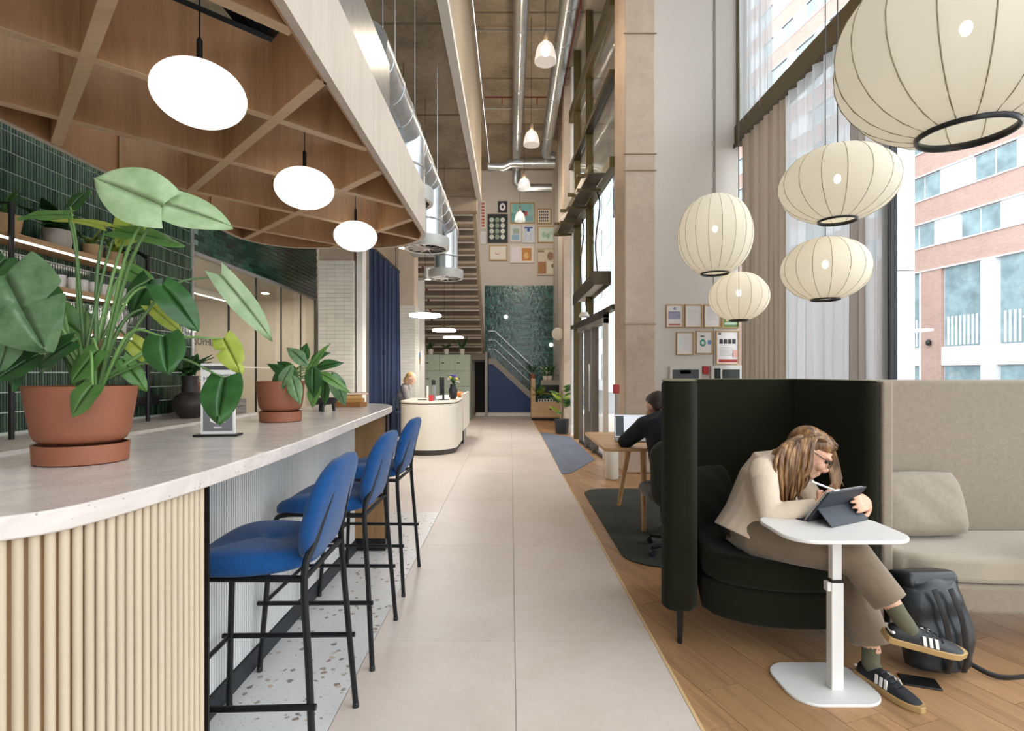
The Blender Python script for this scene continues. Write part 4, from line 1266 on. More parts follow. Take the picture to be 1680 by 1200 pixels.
def hand_shapes(b, M_, curl=(.5, .6, .7), side=1, thumb=.5, spread=.05):
    """palm along +x from the wrist, back of the hand +z, thumb at side*y"""
    b.ell((.045, 0, 0), (.052, .040, .015), M_)
    b.ell((.02, 0, 0), (.035, .03, .016), M_)
    for k, (y, l_) in enumerate(((.030, .068), (.010, .077), (-.011, .072), (-.030, .056))):
        y *= side
        p = Vector((.082 - abs(y) * .25, y, 0)); a = 0.0; pts = [Vector((.055, y * .9, 0)), p]
        for q, c_ in enumerate(curl):
            a += c_
            p = p + Vector((math.cos(a), spread * (y / .03), -math.sin(a))) * (l_ * (.45, .32, .23)[q]); pts.append(p.copy())
        b.tube(pts, [.009, .0095, .0088, .008, .0068], 8, M_)
        b.ell(pts[-1], (.0068, .0068, .0068), M_, 8, 6)
    p = Vector((.025, side * .034, -.004)); d = Vector((.75, side * .55, -.25 - thumb * .5)).normalized()
    q = p + d * .038; r = q + (Vector((.95, -side * .1, -.3 - thumb * .6)).normalized()) * .03
    b.tube([Vector((.01, side * .02, 0)), p, q, r], [.013, .012, .0105, .008], 8, M_); b.ell(r, (.008, .008, .008), M_, 8, 6)

# ---- woman drawing on the tablet
wo = thing('person', 'woman in a cream top and taupe trousers drawing on a tablet', 'person', (1.2, 2.65, .0))
pel = Vector((1.19, 2.69, .565)); waist = P(1238, 845, 2.70); chest = P(1262, 792, 2.70); uch = P(1280, 760, 2.69)
shN = P(1252, 772, 2.535); elN = P(1262, 846, 2.44); wrN = P(1348, 829, 2.375)
shF = P(1304, 775, 2.84); elF = P(1352, 850, 2.80); wrF = P2 + u_ * .085 + up_ * .40 + n_ * .005
hipN = Vector((1.20, 2.60, .56)); knN = P(1402, 915, 2.30); anN = P(1470, 1000, 2.19)
hipF = Vector((1.22, 2.77, .55)); knF = P(1392, 935, 2.46); anF = P(1432, 1072, 2.36)
hc = P(1326, 742, 2.62)
fw = Vector((.76, -.36, -.54)); HM = frame(hc, fw, (.5, -.1, .85))
neck = P(1294, 750, 2.68)
b = MB()
head_shapes(b, HM, .98)
b.tube([uch, neck, HM @ Vector((-.035, 0, -.05))], [.055, .047, .05], 12)
b.tube([pel, waist, chest, uch], [.10, .09, .105, .08], 14, ry=[.13, .11, .13, .12], up=(1, 0, .3))
for (a_, e_, w_) in ((shN, elN, wrN), (shF, elF, wrF)):
    b.tube([uch, a_, (a_ + e_) / 2, e_], [.05, .046, .042, .035], 12); b.ell(e_, (.036, .036, .036))
    b.tube([e_, e_ * .6 + w_ * .4, w_], [.035, .034, .024], 12)
for (h_, k_, a_) in ((hipN, knN, anN), (hipF, knF, anF)):
    b.tube([pel, h_, (h_ + k_) / 2, k_], [.09, .085, .07, .054], 12); b.ell(k_, (.054, .054, .054))
    b.tube([k_, k_ * .65 + a_ * .35, a_], [.05, .054, .034], 12)
hdir = (P(1380, 806, 2.40) - wrN)
hand_shapes(b, frame(wrN, hdir, (-.1, -.75, .6)), (.5, .9, .7), 1, .6)
hdF = Vector((.05, -.25, .10))
hand_shapes(b, frame(wrF + n_ * .02, -u_ + n_ * .28 + Vector((0, 0, .12)), n_ + Vector((0, 0, .5))), (.15, .35, .3), 1, .1)
blob(b, 'body', m_skin, wo, .0055, 3)
e_ = MB(); eye_shapes(e_, HM, .98); e_.build('eyes', mat('eye_dark', '20160F', .3), wo, smooth=True)
# top
b = MB()
b.tube([P(1222, 882, 2.69), P(1236, 850, 2.70), chest, P(1276, 766, 2.69), P(1288, 752, 2.68)], [.155, .136, .14, .115, .06], 18, ry=[.178, .165, .165, .16, .065], up=(1, 0, .3))
b.ell(shN, (.066, .06, .062)); b.ell(shF, (.066, .06, .062))
for (a_, e2, w_) in ((shN, elN, wrN), (shF, elF, wrF)):
    b.tube([uch, a_, (a_ + e2) / 2, e2], [.075, .064, .057, .049], 14); b.ell(e2, (.05, .048, .05))
    b.tube([e2, e2 * .6 + w_ * .4, w_ * .95 + e2 * .05], [.049, .046, .033], 14)
m_top = mat('cream_jersey', 'D9C3AD', .85, var=.05, scale=14, bump=.35, bscale=24, sheen=.2)
blob(b, 'top', m_top, wo, .007, 3)
# trousers
b = MB()
b.tube([P(1228, 882, 2.69), pel, pel + Vector((.03, 0, -.04))], [.118, .138, .12], 16, ry=[.148, .172, .16], up=(1, 0, .2))
for (h_, k_, a_, r_) in ((hipN, knN, anN, .07), (hipF, knF, anF, .085)):
    b.tube([pel, h_, (h_ + k_) / 2, k_], [.10, .105, .092, .078], 16); b.ell(k_, (.078, .076, .078))
    b.tube([k_, k_ * .6 + a_ * .4, k_ * .12 + a_ * .88], [.076, .074, r_], 16)
m_trous = mat('taupe_wool', '7A6A56', .9, var=.1, scale=10, bump=.4, bscale=18, sheen=.3)
blob(b, 'trousers', m_trous, wo, .008, 3)
# hair
m_hair = NT('brown_hair'); vec = m_hair.coord((1, 1, .18)); 
col = m_hair.ramp(m_hair.noise(vec, 42, 4, .6, .3), [(.3, srgb('3A2618')), (.5, srgb('74502F')), (.72, srgb('B98E5C'))])
m_hair.bsdf(col, .38, 0, .5, m_hair.noise(vec, 160, 2), .4, .004)
b = MB()
b.ell((-.028, 0, .03), (.088, .086, .092), HM)
b.ell((.0, 0, .055), (.09, .078, .068), HM)
b.ell((-.05, 0, -.03), (.06, .075, .075), HM)
crownp = HM @ Vector((.03, 0, .118))
rr = random.Random(3)
for k in range(46):
    s_ = k / 45
    st = HM @ Vector((.085 - .13 * s_, -.012, .100 - .02 * (1 - s_) - .015 * s_))
    m1 = P(1339 - 57 * s_ + rr.uniform(-3, 3), 718 + 14 * s_, 2.52)
    m2 = P(1330 - 58 * s_ + rr.uniform(-4, 4), 768, 2.485 + rr.uniform(0, .03))
    en = P(1318 - 40 * s_ + rr.uniform(-7, 7) - 4, 800 + 62 * min(1, s_ * 1.3) * rr.uniform(.55, 1), 2.49 + rr.uniform(0, .05))
    wv = Vector((rr.uniform(-.012, .012), 0, 0))
    pts = catmull([st, m1, m2, (m2 + en) / 2 + wv + Vector((.012 * math.sin(k), 0, 0)), en], 4)
    n_p = len(pts)
    b.tube(pts, [.011 * (1 - (i / (n_p - 1)) ** 3 * .8) for i in range(n_p)], 6, caps=True)
for k in range(24):
    s_ = k / 23
    st = HM @ Vector((.085 - .1 * s_, .015, .095))
    pts = catmull([st, P(1362 - 12 * s_, 722 + rr.uniform(-4, 4), 2.68), P(1374 - 18 * s_ + rr.uniform(-3, 3), 760, 2.70), P(1372 + rr.uniform(-10, 10), 785, 2.69), P(1380 - 22 * s_ + rr.uniform(-5, 5), 805 + rr.uniform(-8, 14), 2.68)], 4)
    n_p = len(pts)
    b.tube(pts, [.011 * (1 - (i / (n_p - 1)) ** 3 * .75) for i in range(n_p)], 6)
for k in range(16):   # back locks falling on the shoulder
    st = HM @ Vector((-.06, -.05 + .006 * k, .06))
    pts = catmull([st, P(1290 - 1.2 * k, 730 + k, 2.60 + .008 * k), P(1266 - k * .4, 752 + rr.uniform(-2, 4), 2.58 + .01 * k), P(1270 + rr.uniform(-12, 8), 780 + rr.uniform(-8, 25), 2.53 + .004 * k)], 4)
    n_p = len(pts); b.tube(pts, [.012 * (1 - (i / (n_p - 1)) ** 3 * .8) for i in range(n_p)], 6)
b.build('hair', m_hair.m, wo, smooth=True, angle=180)
# glasses
b = MB()
for sy in (-1, 1):
    b.tube([HM @ Vector((.104, sy * .034 + .024 * math.cos(a), .0 + .019 * math.sin(a))) for a in [PI * q / 8 for q in range(17)]], .0022, 6)
    b.tube([HM @ Vector((.104, sy * .058, .006)), HM @ Vector((.0, sy * .08, .01))], .0022, 6)
b.tube([HM @ Vector((.106, -.01, .003)), HM @ Vector((.106, .01, .003))], .002, 6)
b.build('glasses', m_black, wo)
# bracelet
MB().tube([wrN + (elN - wrN) * .12 + Matrix.Rotation(a, 3, (elN - wrN).normalized()) @ Vector((0, 0, .034)) for a in [2 * PI * q / 20 for q in range(21)]], .002, 6).build('bracelet', mat('gold', 'C9A24B', .3, .9), wo)

def shoe(M_, parent, socks_to, lace=True):
    """trainer along +x from the heel, length 0.285"""
    st = [(.0, .030, .062), (.02, .036, .075), (.07, .040, .082), (.12, .041, .075), (.17, .045, .055), (.22, .046, .043), (.26, .038, .034), (.284, .018, .024)]
    vs = []; fs = []; n = 14
    for (x, hw, h) in st:
        for j in range(n):
            a = 2 * PI * j / n
            y = hw * math.cos(a); z = .022 + (h - .022) * max(0, math.sin(a)) ** .8 + (.0 if math.sin(a) >= 0 else .004 * math.sin(a))
            vs.append((x, y, z))
    for i in range(len(st) - 1):
        for j in range(n):
            fs.append((i * n + j, i * n + (j + 1) % n, (i + 1) * n + (j + 1) % n, (i + 1) * n + j))
    fs.append(tuple(range(n - 1, -1, -1))); fs.append(tuple((len(st) - 1) * n + j for j in range(n)))
    up = MB().add(vs, fs, M_).build('shoe', mat('shoe_black', '1B1D22', .55), parent, smooth=True, angle=60, sub=1)
    off = wloc(parent)
    out = [(x - .004, hw + .004) for (x, hw, h) in st]; out = [(-.006, .02)] + out + [(.294, .012)]
    poly = [(x, y) for x, y in out] + [(x, -y) for x, y in reversed(out)]
    def prt(b, nm, mt_):
        return b.build(nm, mt_, up, smooth=False, bev=.003)
    b_ = MB().prism(poly, 0, .026, M_); prt(b_, 'sole', mat('gum_sole', 'B0905F', .6))
    for sy in (-1, 1):
        for k in range(3):
            x = .115 + k * .022
            q = []
            for (dx, z) in ((0, .030), (.012, .030), (.004, .062), (-.008, .062)):
                q.append((x + dx, sy * (.0455 - .20 * (z - .03) - (.006 if z > .05 else 0)), z))
            q2 = [(a_, b2 - sy * .004, c_) for a_, b2, c_ in q]
            MB().add(q + q2, [(0, 1, 2, 3), (7, 6, 5, 4), (0, 4, 5, 1), (1, 5, 6, 2), (2, 6, 7, 3), (3, 7, 4, 0)], M_).build('stripe', m_white, up)
    for k in range(4):
        x = .125 + k * .022; z = .078 - k * .0085
        MB().tube([(x, -.022, z - .004), (x + .004, 0, z + .004), (x, .022, z - .004)], .0028, 6, M_).build('lace', mat('lace', '2B2D33', .7), up)
    MB().tube([(.006, .03 * math.cos(a), .05 + .01 * math.sin(a)) for a in [PI + PI * q / 8 for q in range(9)]], .006, 6, M_).build('heel_tab', m_white, up)
    # sock
    ankle = M_ @ Vector((.055, 0, .075))
    sk = MB().tube([M_ @ Vector((.075, 0, .055)), ankle, ankle * .5 + socks_to * .5, socks_to], [.034, .036, .034, .036], 12).build('sock', mat('olive_sock', '5C5A47', .9, bump=.2), parent, smooth=True)
    mid = ankle * .45 + socks_to * .55
    return up
# standing shoe points to the camera, crossed shoe to the right
MS = frame(Vector((1.565, 2.405, .0)), (.06, -.26, 0))
shoe(MS, wo, anF * .93 + knF * .07)
MX = frame(anN + Vector((-.045, 0.0, -.115)), (.30, -.05, -.055), (.15, -.25, 1))
shoe(MX, wo, anN * .94 + knN * .06)
b = MB().tube([P(1331, 790, 2.34), P(1386, 811, 2.385)], .0045, 8)
tag(b.build('stylus', m_white, None, smooth=True), 'white stylus held in the hand of the woman', 'stylus')

# ---- backpack and things on the floor
m_leather = mat('dark_leather', '1B2126', .35, var=.2, scale=9, bump=.3, bscale=14)
bp = thing('backpack', 'dark leather backpack slumped on the floor beside the beige sofa', 'bag', (1.92, 2.47, 0))
b = MB(); bm_ = T(1.93, 2.425, 0) @ Rx(-.05) @ Rz(.12)
b.ell((0, 0, .16), (.175, .10, .16), bm_); b.ell((-.02, 0, .30), (.15, .085, .13), bm_); b.tube([(0, .0, .03), (0, .0, .2), (-.03, .0, .40)], [.15, .165, .13], 14, bm_, ry=[.09, .1, .05], up=(1, 0, 0))
blob(b, 'sack', m_leather, bp, .01, 5)
MB().box(-.15, .11, -.11, .04, .36, .44, bm_ @ Rx(-.2)).build('flap', m_leather, bp, bev=.03, seg=3)
for x in (-.10, -.02):
    MB().tube(catmull([bm_ @ Vector((x, -.10, .40)), bm_ @ Vector((x + .03, -.118, .28)), bm_ @ Vector((x + .05, -.115, .12)), bm_ @ Vector((x + .055, -.095, .04))], 5), .013, 8, ry=.004).build('strap', m_black, bp, smooth=True)
MB().tube(catmull([(2.05, 2.40, .05), (2.12, 2.36, .02), (2.22, 2.36, .008), (2.4, 2.40, .008), (2.62, 2.44, .008)], 5), .012, 8, ry=.004, up=(0, 0, 1)).build('strap', m_black, bp, smooth=True)
b = MB().box(-.07, .07, -.045, .045, 0, .008, T(1.78, 2.335, 0) @ Rz(-.35))
tag(b.build('wallet', m_black, None, bev=.003), 'small flat black wallet lying on the wood floor', 'wallet')
# ================================================================== RUGS, WORK TABLE, MAN
m_rugd = mat('rug_dark', '3B3F38', .95, var=.25, scale=3, bump=.5, bscale=150)
m_rugb = mat('rug_blue', '6E7482', .95, var=.12, scale=3, bump=.5, bscale=150, stretch=(1, .3, 1))
tag(MB().prism(rrect(1.7, 2.52, .28, 8, 1.67, 4.97), 0, .008).build('rug', m_rugd), 'dark green rug with rounded corners under the office chair', 'rug')
tag(MB().prism([(.68, 7.12), (.8, 7.18), (1.30, 8.3), (1.26, 11.2), (.665, 12.1)], 0, .008).build('rug', m_rugb), 'blue grey rug along the pale aisle by the entrance', 'rug')

m_desk = wood('desk_oak', 'D2A877', 'B08150', 'X', 1.2, .45)
wt = thing('work_table', 'pale oak work table where the man in navy sits', 'table', (1.5, 4.95, 0))
MB().prism(rrect(1.45, 1.2, .05, 4, 1.485, 4.93), .712, .74).build('table_top', m_desk, wt, bev=.004)
for (a_, b_) in (((1.14, 4.62, .712), (1.13, 4.55, 0)), ((1.16, 5.2, .712), (1.09, 5.42, 0)), ((2.0, 4.62, .712), (2.02, 4.5, 0)), ((2.0, 5.2, .712), (2.06, 5.42, 0))):
    MB().tube([a_, Vector(b_) + Vector((0, 0, .008))], [.028, .019], 12).build('leg', m_desk, wt, smooth=True)
dm = MB().lathe([(.08, .008), (.085, .02), (.085, .47), (.08, .48), (.001, .48)], 28, c=(1.28, 6.8, 0))
tag(dm.build('drum_stool', m_cream, None, smooth=True), 'white drum stool behind the oak work table', 'stool')

lp = thing('laptop', 'open silver laptop on the oak work table', 'laptop', (1.12, 4.85, .74))
LM = T(1.10, 4.80, .742) @ Rz(-.12)
MB().box(-.16, .16, -.11, .11, 0, .014, LM).build('keyboard_base', m_steel2, lp, bev=.003)
LS = LM @ T(0, .11, .014) @ Rx(-.25)
MB().box(-.16, .16, 0, .008, 0, .215, LS).build('lid', m_steel2, lp, bev=.003)
MB().box(-.155, .155, -.002, 0, .006, .21, LS).build('screen', mat('laptop_screen', 'B9BCC4', .3, emis='C9CCD4', estr=.25), lp)
MB().box(-.15, -.075, -.003, -.002, .012, .2, LS).build('sidebar', mat('screen_dark', '2A2F38', .3), lp)

# office chair
oc = thing('office_chair', 'dark green upholstered swivel chair of the man in navy', 'chair', (1.25, 4.0, 0))
m_oc = mat('chair_green', '33372A', .9, bump=.1, sheen=.3)
MB().prism(rrect(.5, .48, .12, 6, 1.24, 4.02), .42, .50).build('seat', m_oc, oc, bev=.03)
MB().prism(rrect(.46, .48, .12, 6), 0, .07, T(1.21, 3.80, .63) @ Rx(math.radians(84))).build('backrest', m_oc, oc, bev=.03)
MB().tube([(1.28, 4.02, .1), (1.28, 4.02, .43)], .025, 12).build('gas_lift', m_black, oc)
MB().tube([(1.28, 3.95, .42), (1.25, 3.79, .42), (1.22, 3.77, .60)], .018, 8).build('back_bar', m_black, oc)
for k in range(5):
    a = 2 * PI * k / 5 + 2.3
    e = (1.28 + .27 * math.cos(a), 4.02 + .27 * math.sin(a), .075)
    lg = MB().tube([(1.28, 4.02, .10), e], [.022, .014], 8).build('base_arm', m_black, oc)
    MB().lathe([(.001, -.012), (.026, -.012), (.026, .012), (.001, .012)], 12, T(e[0], e[1], .0345) @ Rz(a) @ Rx(PI / 2)).build('castor', m_blackplastic, lg)

mn = thing('person', 'man in a navy shirt sitting with his back to us at the oak table', 'person', (1.28, 4.05, 0))
pel = Vector((1.28, 4.03, .56)); ch = Vector((1.27, 4.13, .86)); uc = Vector((1.25, 4.22, .99)); hcm = P(1079, 667, 4.34)
HMm = frame(hcm, (-.28, .90, -.30), (-.15, .28, 1))
b = MB(); head_shapes(b, HMm, 1.02)
b.tube([uc, uc + Vector((-.01, .03, .06)), HMm @ Vector((-.03, 0, -.06))], [.065, .058, .058], 12)
b.tube([pel, ch, uc], [.13, .14, .10], 14, ry=[.16, .18, .19], up=(0, 1, .2))
sl_, sr_ = Vector((1.05, 4.22, .93)), Vector((1.44, 4.2, .93)); el_, er_ = Vector((.945, 4.42, .785)), Vector((1.54, 4.42, .79)); wl2, wr2 = Vector((1.03, 4.68, .785)), Vector((1.30, 4.68, .785))
for (s_, e_, w_) in ((sl_, el_, wl2), (sr_, er_, wr2)):
    b.tube([uc, s_, e_], [.06, .055, .042], 12); b.ell(e_, (.042, .042, .042)); b.tube([e_, w_], [.042, .028], 12)
    hand_shapes(b, frame(w_, (.1, 1, -.05)), (.3, .4, .3), 1 if s_ is sl_ else -1)
for sx in (-1, 1):
    h_ = pel + Vector((sx * .09, .03, -.02)); k_ = Vector((1.40 + sx * .11, 4.47, .52)); a_ = Vector((1.42 + sx * .12, 4.42, .11))
    b.tube([pel, h_, k_], [.1, .095, .06], 12); b.ell(k_, (.06, .06, .06)); b.tube([k_, a_], [.055, .038], 12)
blob(b, 'body', mat('skin_tan', 'C99A80', .5), mn, .008, 3)
b = MB()
b.tube([pel - Vector((0, 0, .06)), pel + Vector((0, 0, .06)), ch, Vector((1.25, 4.2, .97)), uc + Vector((0, .02, .05))], [.15, .155, .165, .13, .07], 16, ry=[.235, .225, .23, .23, .075], up=(0, 1, .2))
for (s_, e_, w_) in ((sl_, el_, wl2), (sr_, er_, wr2)):
    b.tube([uc, s_, e_], [.09, .078, .062], 14); b.ell(s_, (.078, .08, .078)); b.ell(e_, (.062, .062, .06)); b.tube([e_, w_ * .9 + e_ * .1], [.06, .042], 14)
blob(b, 'shirt', mat('navy_shirt', '15161F', .9, var=.15, scale=12, bump=.3, bscale=16), mn, .009, 3)
b = MB()
for sx in (-1, 1):
    h_ = pel + Vector((sx * .09, .03, -.02)); k_ = Vector((1.40 + sx * .11, 4.47, .52)); a_ = Vector((1.42 + sx * .12, 4.42, .11))
    b.tube([pel, h_, k_], [.12, .11, .075], 14); b.ell(k_, (.076, .076, .076)); b.tube([k_, a_], [.07, .06], 14)
blob(b, 'trousers', mat('black_trousers', '17171A', .9), mn, .01, 3)
for sx in (-1, 1):
    MB().ell((1.42 + sx * .12, 4.48, .054), (.045, .13, .045)).build('shoe', m_black, mn, smooth=True)
b = MB(); b.ell((-.022, 0, .035), (.094, .083, .088), HMm); b.ell((-.05, 0, .0), (.06, .078, .075), HMm); b.ell((.02, 0, .07), (.08, .07, .05), HMm)
blob(b, 'hair', mat('dark_brown_hair', '2B1E16', .6, var=.3, scale=60, bump=.5, bscale=120), mn, .008, 2)
b = MB(); b.ell((.045, 0, -.065), (.058, .062, .055), HMm)
blob(b, 'beard', MATS['dark_brown_hair'], mn, .008, 2)

# ================================================================== LANTERNS
m_rice = cloth_sheer('lantern_fabric', 'EAE4D6', .03, .42, emis=.03)
m_bulb = emission('bulb_glow', 'FFF2DC', 10)
m_rib = mat('lantern_rib', '8E8468', .7)
def lantern(c, R, hgt, label, ztop, nrib=16, ring=.28, e=2.0):
    c = Vector(c); o = thing('paper_lantern', label, 'lamp', c - Vector((0, 0, hgt / 2)), 'cream lantern pendants')
    prof = []
    m = 24
    r0 = R * ring
    for i in range(m + 1):
        a = -PI / 2 * .80 + PI * .80 * i / m + .0
        a = -1.25 + 2.6 * i / m
        prof.append((max(.02, R * math.cos(a) ** (2 / e)) if math.cos(a) > 0 else .02, hgt / 2 * math.sin(a) / math.sin(1.25)))
    # scalloped between ribs
    vs = []; fs = []; N = nrib * 4
    for (r, z) in prof:
        for j in range(N):
            q = (j % 4) / 4
            rr_ = r * (1 - .022 * (1 - abs(2 * q - 1)) * 0 - .018 * math.sin(PI * q))
            a = 2 * PI * j / N
            vs.append((c.x + rr_ * math.cos(a), c.y + rr_ * math.sin(a), c.z + z))
    for i in range(len(prof) - 1):
        for j in range(N):
            fs.append((i * N + j, i * N + (j + 1) % N, (i + 1) * N + (j + 1) % N, (i + 1) * N + j))
    MB().add(vs, fs).build('shade', m_rice, o, smooth=True, angle=180)
    for j in range(nrib):
        a = 2 * PI * j / nrib
        MB().tube([(c.x + r * 1.004 * math.cos(a), c.y + r * 1.004 * math.sin(a), c.z + z) for (r, z) in prof[::2]], R * .0055, 5).build('rib', m_rib, o, smooth=True)
    rb, zb = prof[0]
    MB().tube([(c.x + rb * math.cos(a), c.y + rb * math.sin(a), c.z + zb) for a in [2 * PI * q / 32 for q in range(33)]], R * .035, 8, ry=R * .02).build('bottom_ring', m_black, o, smooth=True)
    MB().ell(c + Vector((0, 0, hgt * .08)), (.022, .022, .03)).build('bulb', m_bulb, o, smooth=True)
    MB().tube([c + Vector((0, 0, hgt * .08 + .045)), Vector((c.x, c.y, ztop))], .0035, 6).build('cord', m_black, o)
lantern(P(1173, 386, 4.5), .30, .64, 'tall cream lantern hanging in front of the concrete column', CEIL, 18, .3, 2.3)
lantern(P(1212, 487, 4.6), .245, .40, 'smallest cream lantern hanging in front of the framed certificates', CEIL, 16)
lantern(P(1374, 303, 3.45), .345, .46, 'broad cream lantern hanging second from the right', CEIL, 16)
lantern(P(1354, 442, 3.75), .285, .42, 'cream lantern hanging lowest in front of the sheer curtain', CEIL, 16)
lantern(P(1585, 70, 2.15), .46, .72, 'largest cream lantern cut by the top right corner of the picture', CEIL, 18, .28, 2.2)

# ================================================================== DUCTS
def ring_seams(b, x, y0, y1, z, r, step=.35):
    yy = y0
    while yy < y1:
        b.lathe([(r * 1.03, -.012), (r * 1.04, 0), (r * 1.03, .012)], 24, T(x, yy, z) @ Rx(PI / 2)); yy += step
dd = thing('air_duct', 'silver air duct with round drop diffusers beside the wooden canopy', 'duct', (-.92, 5, 2.7))
MB().box(-1.25, -.77, .2, 3.42, 3.0, 3.32).build('plenum_box', m_steel, dd, bev=.01)
MB().tube([(-.93, 3.4, 3.45), (-.93, 8.1, 3.45)], .15, 28).build('main_duct', m_steel, dd, smooth=True)
for q in range(13):
    MB().lathe([(.154, -.012), (.156, 0), (.154, .012)], 24, T(-.93, 3.6 + q * .35, 3.45) @ Rx(PI / 2)).build('seam_ring', m_steel, dd, smooth=True)
for (yy, zz) in ((4.72, 2.84), (5.95, 2.72), (7.7, 2.70)):
    dp = MB().lathe([(.17, .12), (.17, 3.4 - zz)], 28, c=(-.93, yy, zz), caps=False).build('drop_duct', m_steel, dd, smooth=True)
    MB().lathe([(.174, .3), (.178, .31), (.174, .32)], 28, c=(-.93, yy, zz)).build('seam_ring', m_steel, dp, smooth=True)
    MB().lathe([(.21, .0), (.245, .0), (.25, .02), (.25, .12), (.18, .125), (.17, .12)], 32, c=(-.93, yy, zz), caps=False).build('diffuser_ring', mat('diffuser_grey', 'B9B7B2', .45, .2), dp, smooth=True)
    for k in range(12):
        a = 2 * PI * k / 12
        MB().box(.03, .215, -.012, .012, .012, .016, T(-.93, yy, zz) @ Rz(a) @ Rx(.6)).build('vane', m_white, dp)
    MB().lathe([(.035, .0), (.035, .03), (.001, .03)], 16, c=(-.93, yy, zz)).build('hub', m_white, dp)
    MB().lathe([(.001, .06), (.205, .06)], 24, c=(-.93, yy, zz)).build('throat', mat('throat', '2A2928', .7), dp)
for yy in (3.9, 5.2, 6.8):
    MB().tube([(-.93, yy, 3.6), (-.93, yy, SLAB)], .0022, 6).build('hanger_wire', m_steel, dd)

def duct_run(name, label, pts, r, seam=True):
    o = thing(name, label, 'duct', pts[0])
    MB().tube(pts, r, 20).build('pipe', m_steel, o, smooth=True)
    if seam:
        for i in range(len(pts) - 1):
            a_, b_ = Vector(pts[i]), Vector(pts[i + 1]); L_ = (b_ - a_).length
            n_ = int(L_ / 1.1)
            for k in range(1, n_ + 1):
                p = a_ + (b_ - a_) * (k / (n_ + 1))
                MB().lathe([(r * 1.05, -.03), (r * 1.05, .03)], 18, frame(p, (b_ - a_).normalized(), (0, 0, 1)) @ Ry(PI / 2)).build('coupling', m_steel, o, smooth=True)
    return o
dz = 6.3
duct_run('air_duct', 'straight silver duct along the concrete ceiling, left of the bell pendants', [(.17, 6.5, 7.45), (.17, 15.4, 7.45), (.17, 15.7, 7.3), (.17, 15.7, 6.9), (.3, 15.7, 6.75), (1.2, 15.7, 6.75)], .13)
duct_run('air_duct', 'silver duct along the concrete ceiling, right of the bell pendants', [(.96, 6.0, 7.5), (.96, 14.8, 7.5), (1.05, 15.05, 7.45), (1.22, 15.1, 7.4)], .15)
duct_run('air_duct', 'cross duct at the far end of the concrete ceiling', [(-.62, 14.6, 6.95), (-.2, 14.6, 6.95), (.0, 14.6, 7.05), (1.2, 14.6, 7.05)], .12)
sp_ = thing('sprinkler_pipe', 'thin dark red sprinkler pipe under the concrete ceiling', 'pipe', (1.15, 10, 7.6))
MB().tube([(1.2, 6.5, 7.62), (1.16, 12.2, 7.62), (-.6, 12.2, 7.62)], .02, 8).build('pipe', mat('pipe_red', '6B2A22', .5), sp_)
for (x, y) in ((-.2, 12.2), (.6, 12.2), (1.18, 9.0)):
    MB().tube([(x, y, 7.62), (x, y, 7.45)], .012, 8).build('drop', MATS['pipe_red'], sp_)
for (k, yy) in enumerate((10.2, 13.2)):
    ct = thing('cable_conduit', ['steel conduit crossing the ceiling nearer the camera', 'steel conduit crossing the ceiling near the far wall'][k], 'conduit', (0, yy, 7.8))
    MB().tube([(-.66, yy, 7.86), (1.2, yy, 7.86)], .018, 8).build('tube', m_steel2, ct)

# bell pendants along the aisle
m_bell = NT('bell_glass')
tr_ = m_bell.n('ShaderNodeBsdfTransparent'); em_ = m_bell.n('ShaderNodeEmission'); em_.inputs[0].default_value = (1, .9, .78, 1); em_.inputs[1].default_value = .5
mx_ = m_bell.n('ShaderNodeMixShader'); mx_.inputs[0].default_value = .35; m_bell.l(tr_.outputs[0], mx_.inputs[1]); m_bell.l(em_.outputs[0], mx_.inputs[2]); m_bell.l(mx_.outputs[0], m_bell.out.inputs[0])
m_bellb = emission('bell_bulb', 'FFEAD0', 110)
for k, (px, py, Y) in enumerate(((895, 85, 7.3), (872, 226, 9.95), (860, 301, 12.3), (853, 355, 14.9))):
    c = P(px, py, Y)
    o = thing('bell_pendant', ['glowing glass bell pendant nearest the camera under the concrete ceiling', 'second glowing glass bell pendant from the camera', 'third glowing glass bell pendant, just above the framed pictures', 'farthest glowing glass bell pendant, in front of the framed pictures'][k], 'lamp', c, 'glass bell pendants')
    MB().lathe([(.15, -.14), (.148, -.10), (.125, .02), (.10, .08), (.06, .12), (.02, .13)], 28, c=c, caps=False).build('glass_bell', m_bell.m, o, smooth=True)
    MB().ell(c + Vector((0, 0, .02)), (.065, .065, .075)).build('bulb', m_bellb, o, smooth=True)
    MB().lathe([(.022, .13), (.03, .15), (.03, .26), (.012, .28)], 14, c=c).build('lamp_holder', mat('holder', '6B5A48', .6), o, smooth=True)
    MB().tube([c + Vector((0, 0, .28)), Vector((c.x, c.y, CEIL))], .005, 6).build('cord', m_black, o)

# flat disc pendants by the reception
for k, (px, py, Y) in enumerate(((698, 516, 7.9), (729, 541, 10.4), (744, 553, 12.4))):
    c = P(px, py, Y)
    o = thing('disc_pendant', ['flat white disc pendant nearest, above the reception desk', 'flat white disc pendant in the middle of three by the stairs', 'flat white disc pendant farthest, in front of the lockers'][k], 'lamp', c, 'flat disc pendants')
    MB().lathe([(.215, -.03), (.225, -.02), (.225, 0), (.05, .03)], 32, c=c).build('disc', m_white, o, smooth=True)
    MB().lathe([(.001, -.034), (.212, -.032)], 32, c=c).build('diffuser', emission('disc_glow', 'FFFAF2', 18) if 'disc_glow' not in MATS else MATS['disc_glow'], o)
    MB().lathe([(.225, -.031), (.229, -.031), (.229, -.002), (.225, -.001)], 32, c=c).build('glow_rim', MATS['disc_glow'], o)
    MB().tube([c + Vector((0, 0, .03)), Vector((c.x, c.y, SLAB if Y < 12 else CEIL))], .004, 6).build('cord', m_black, o)
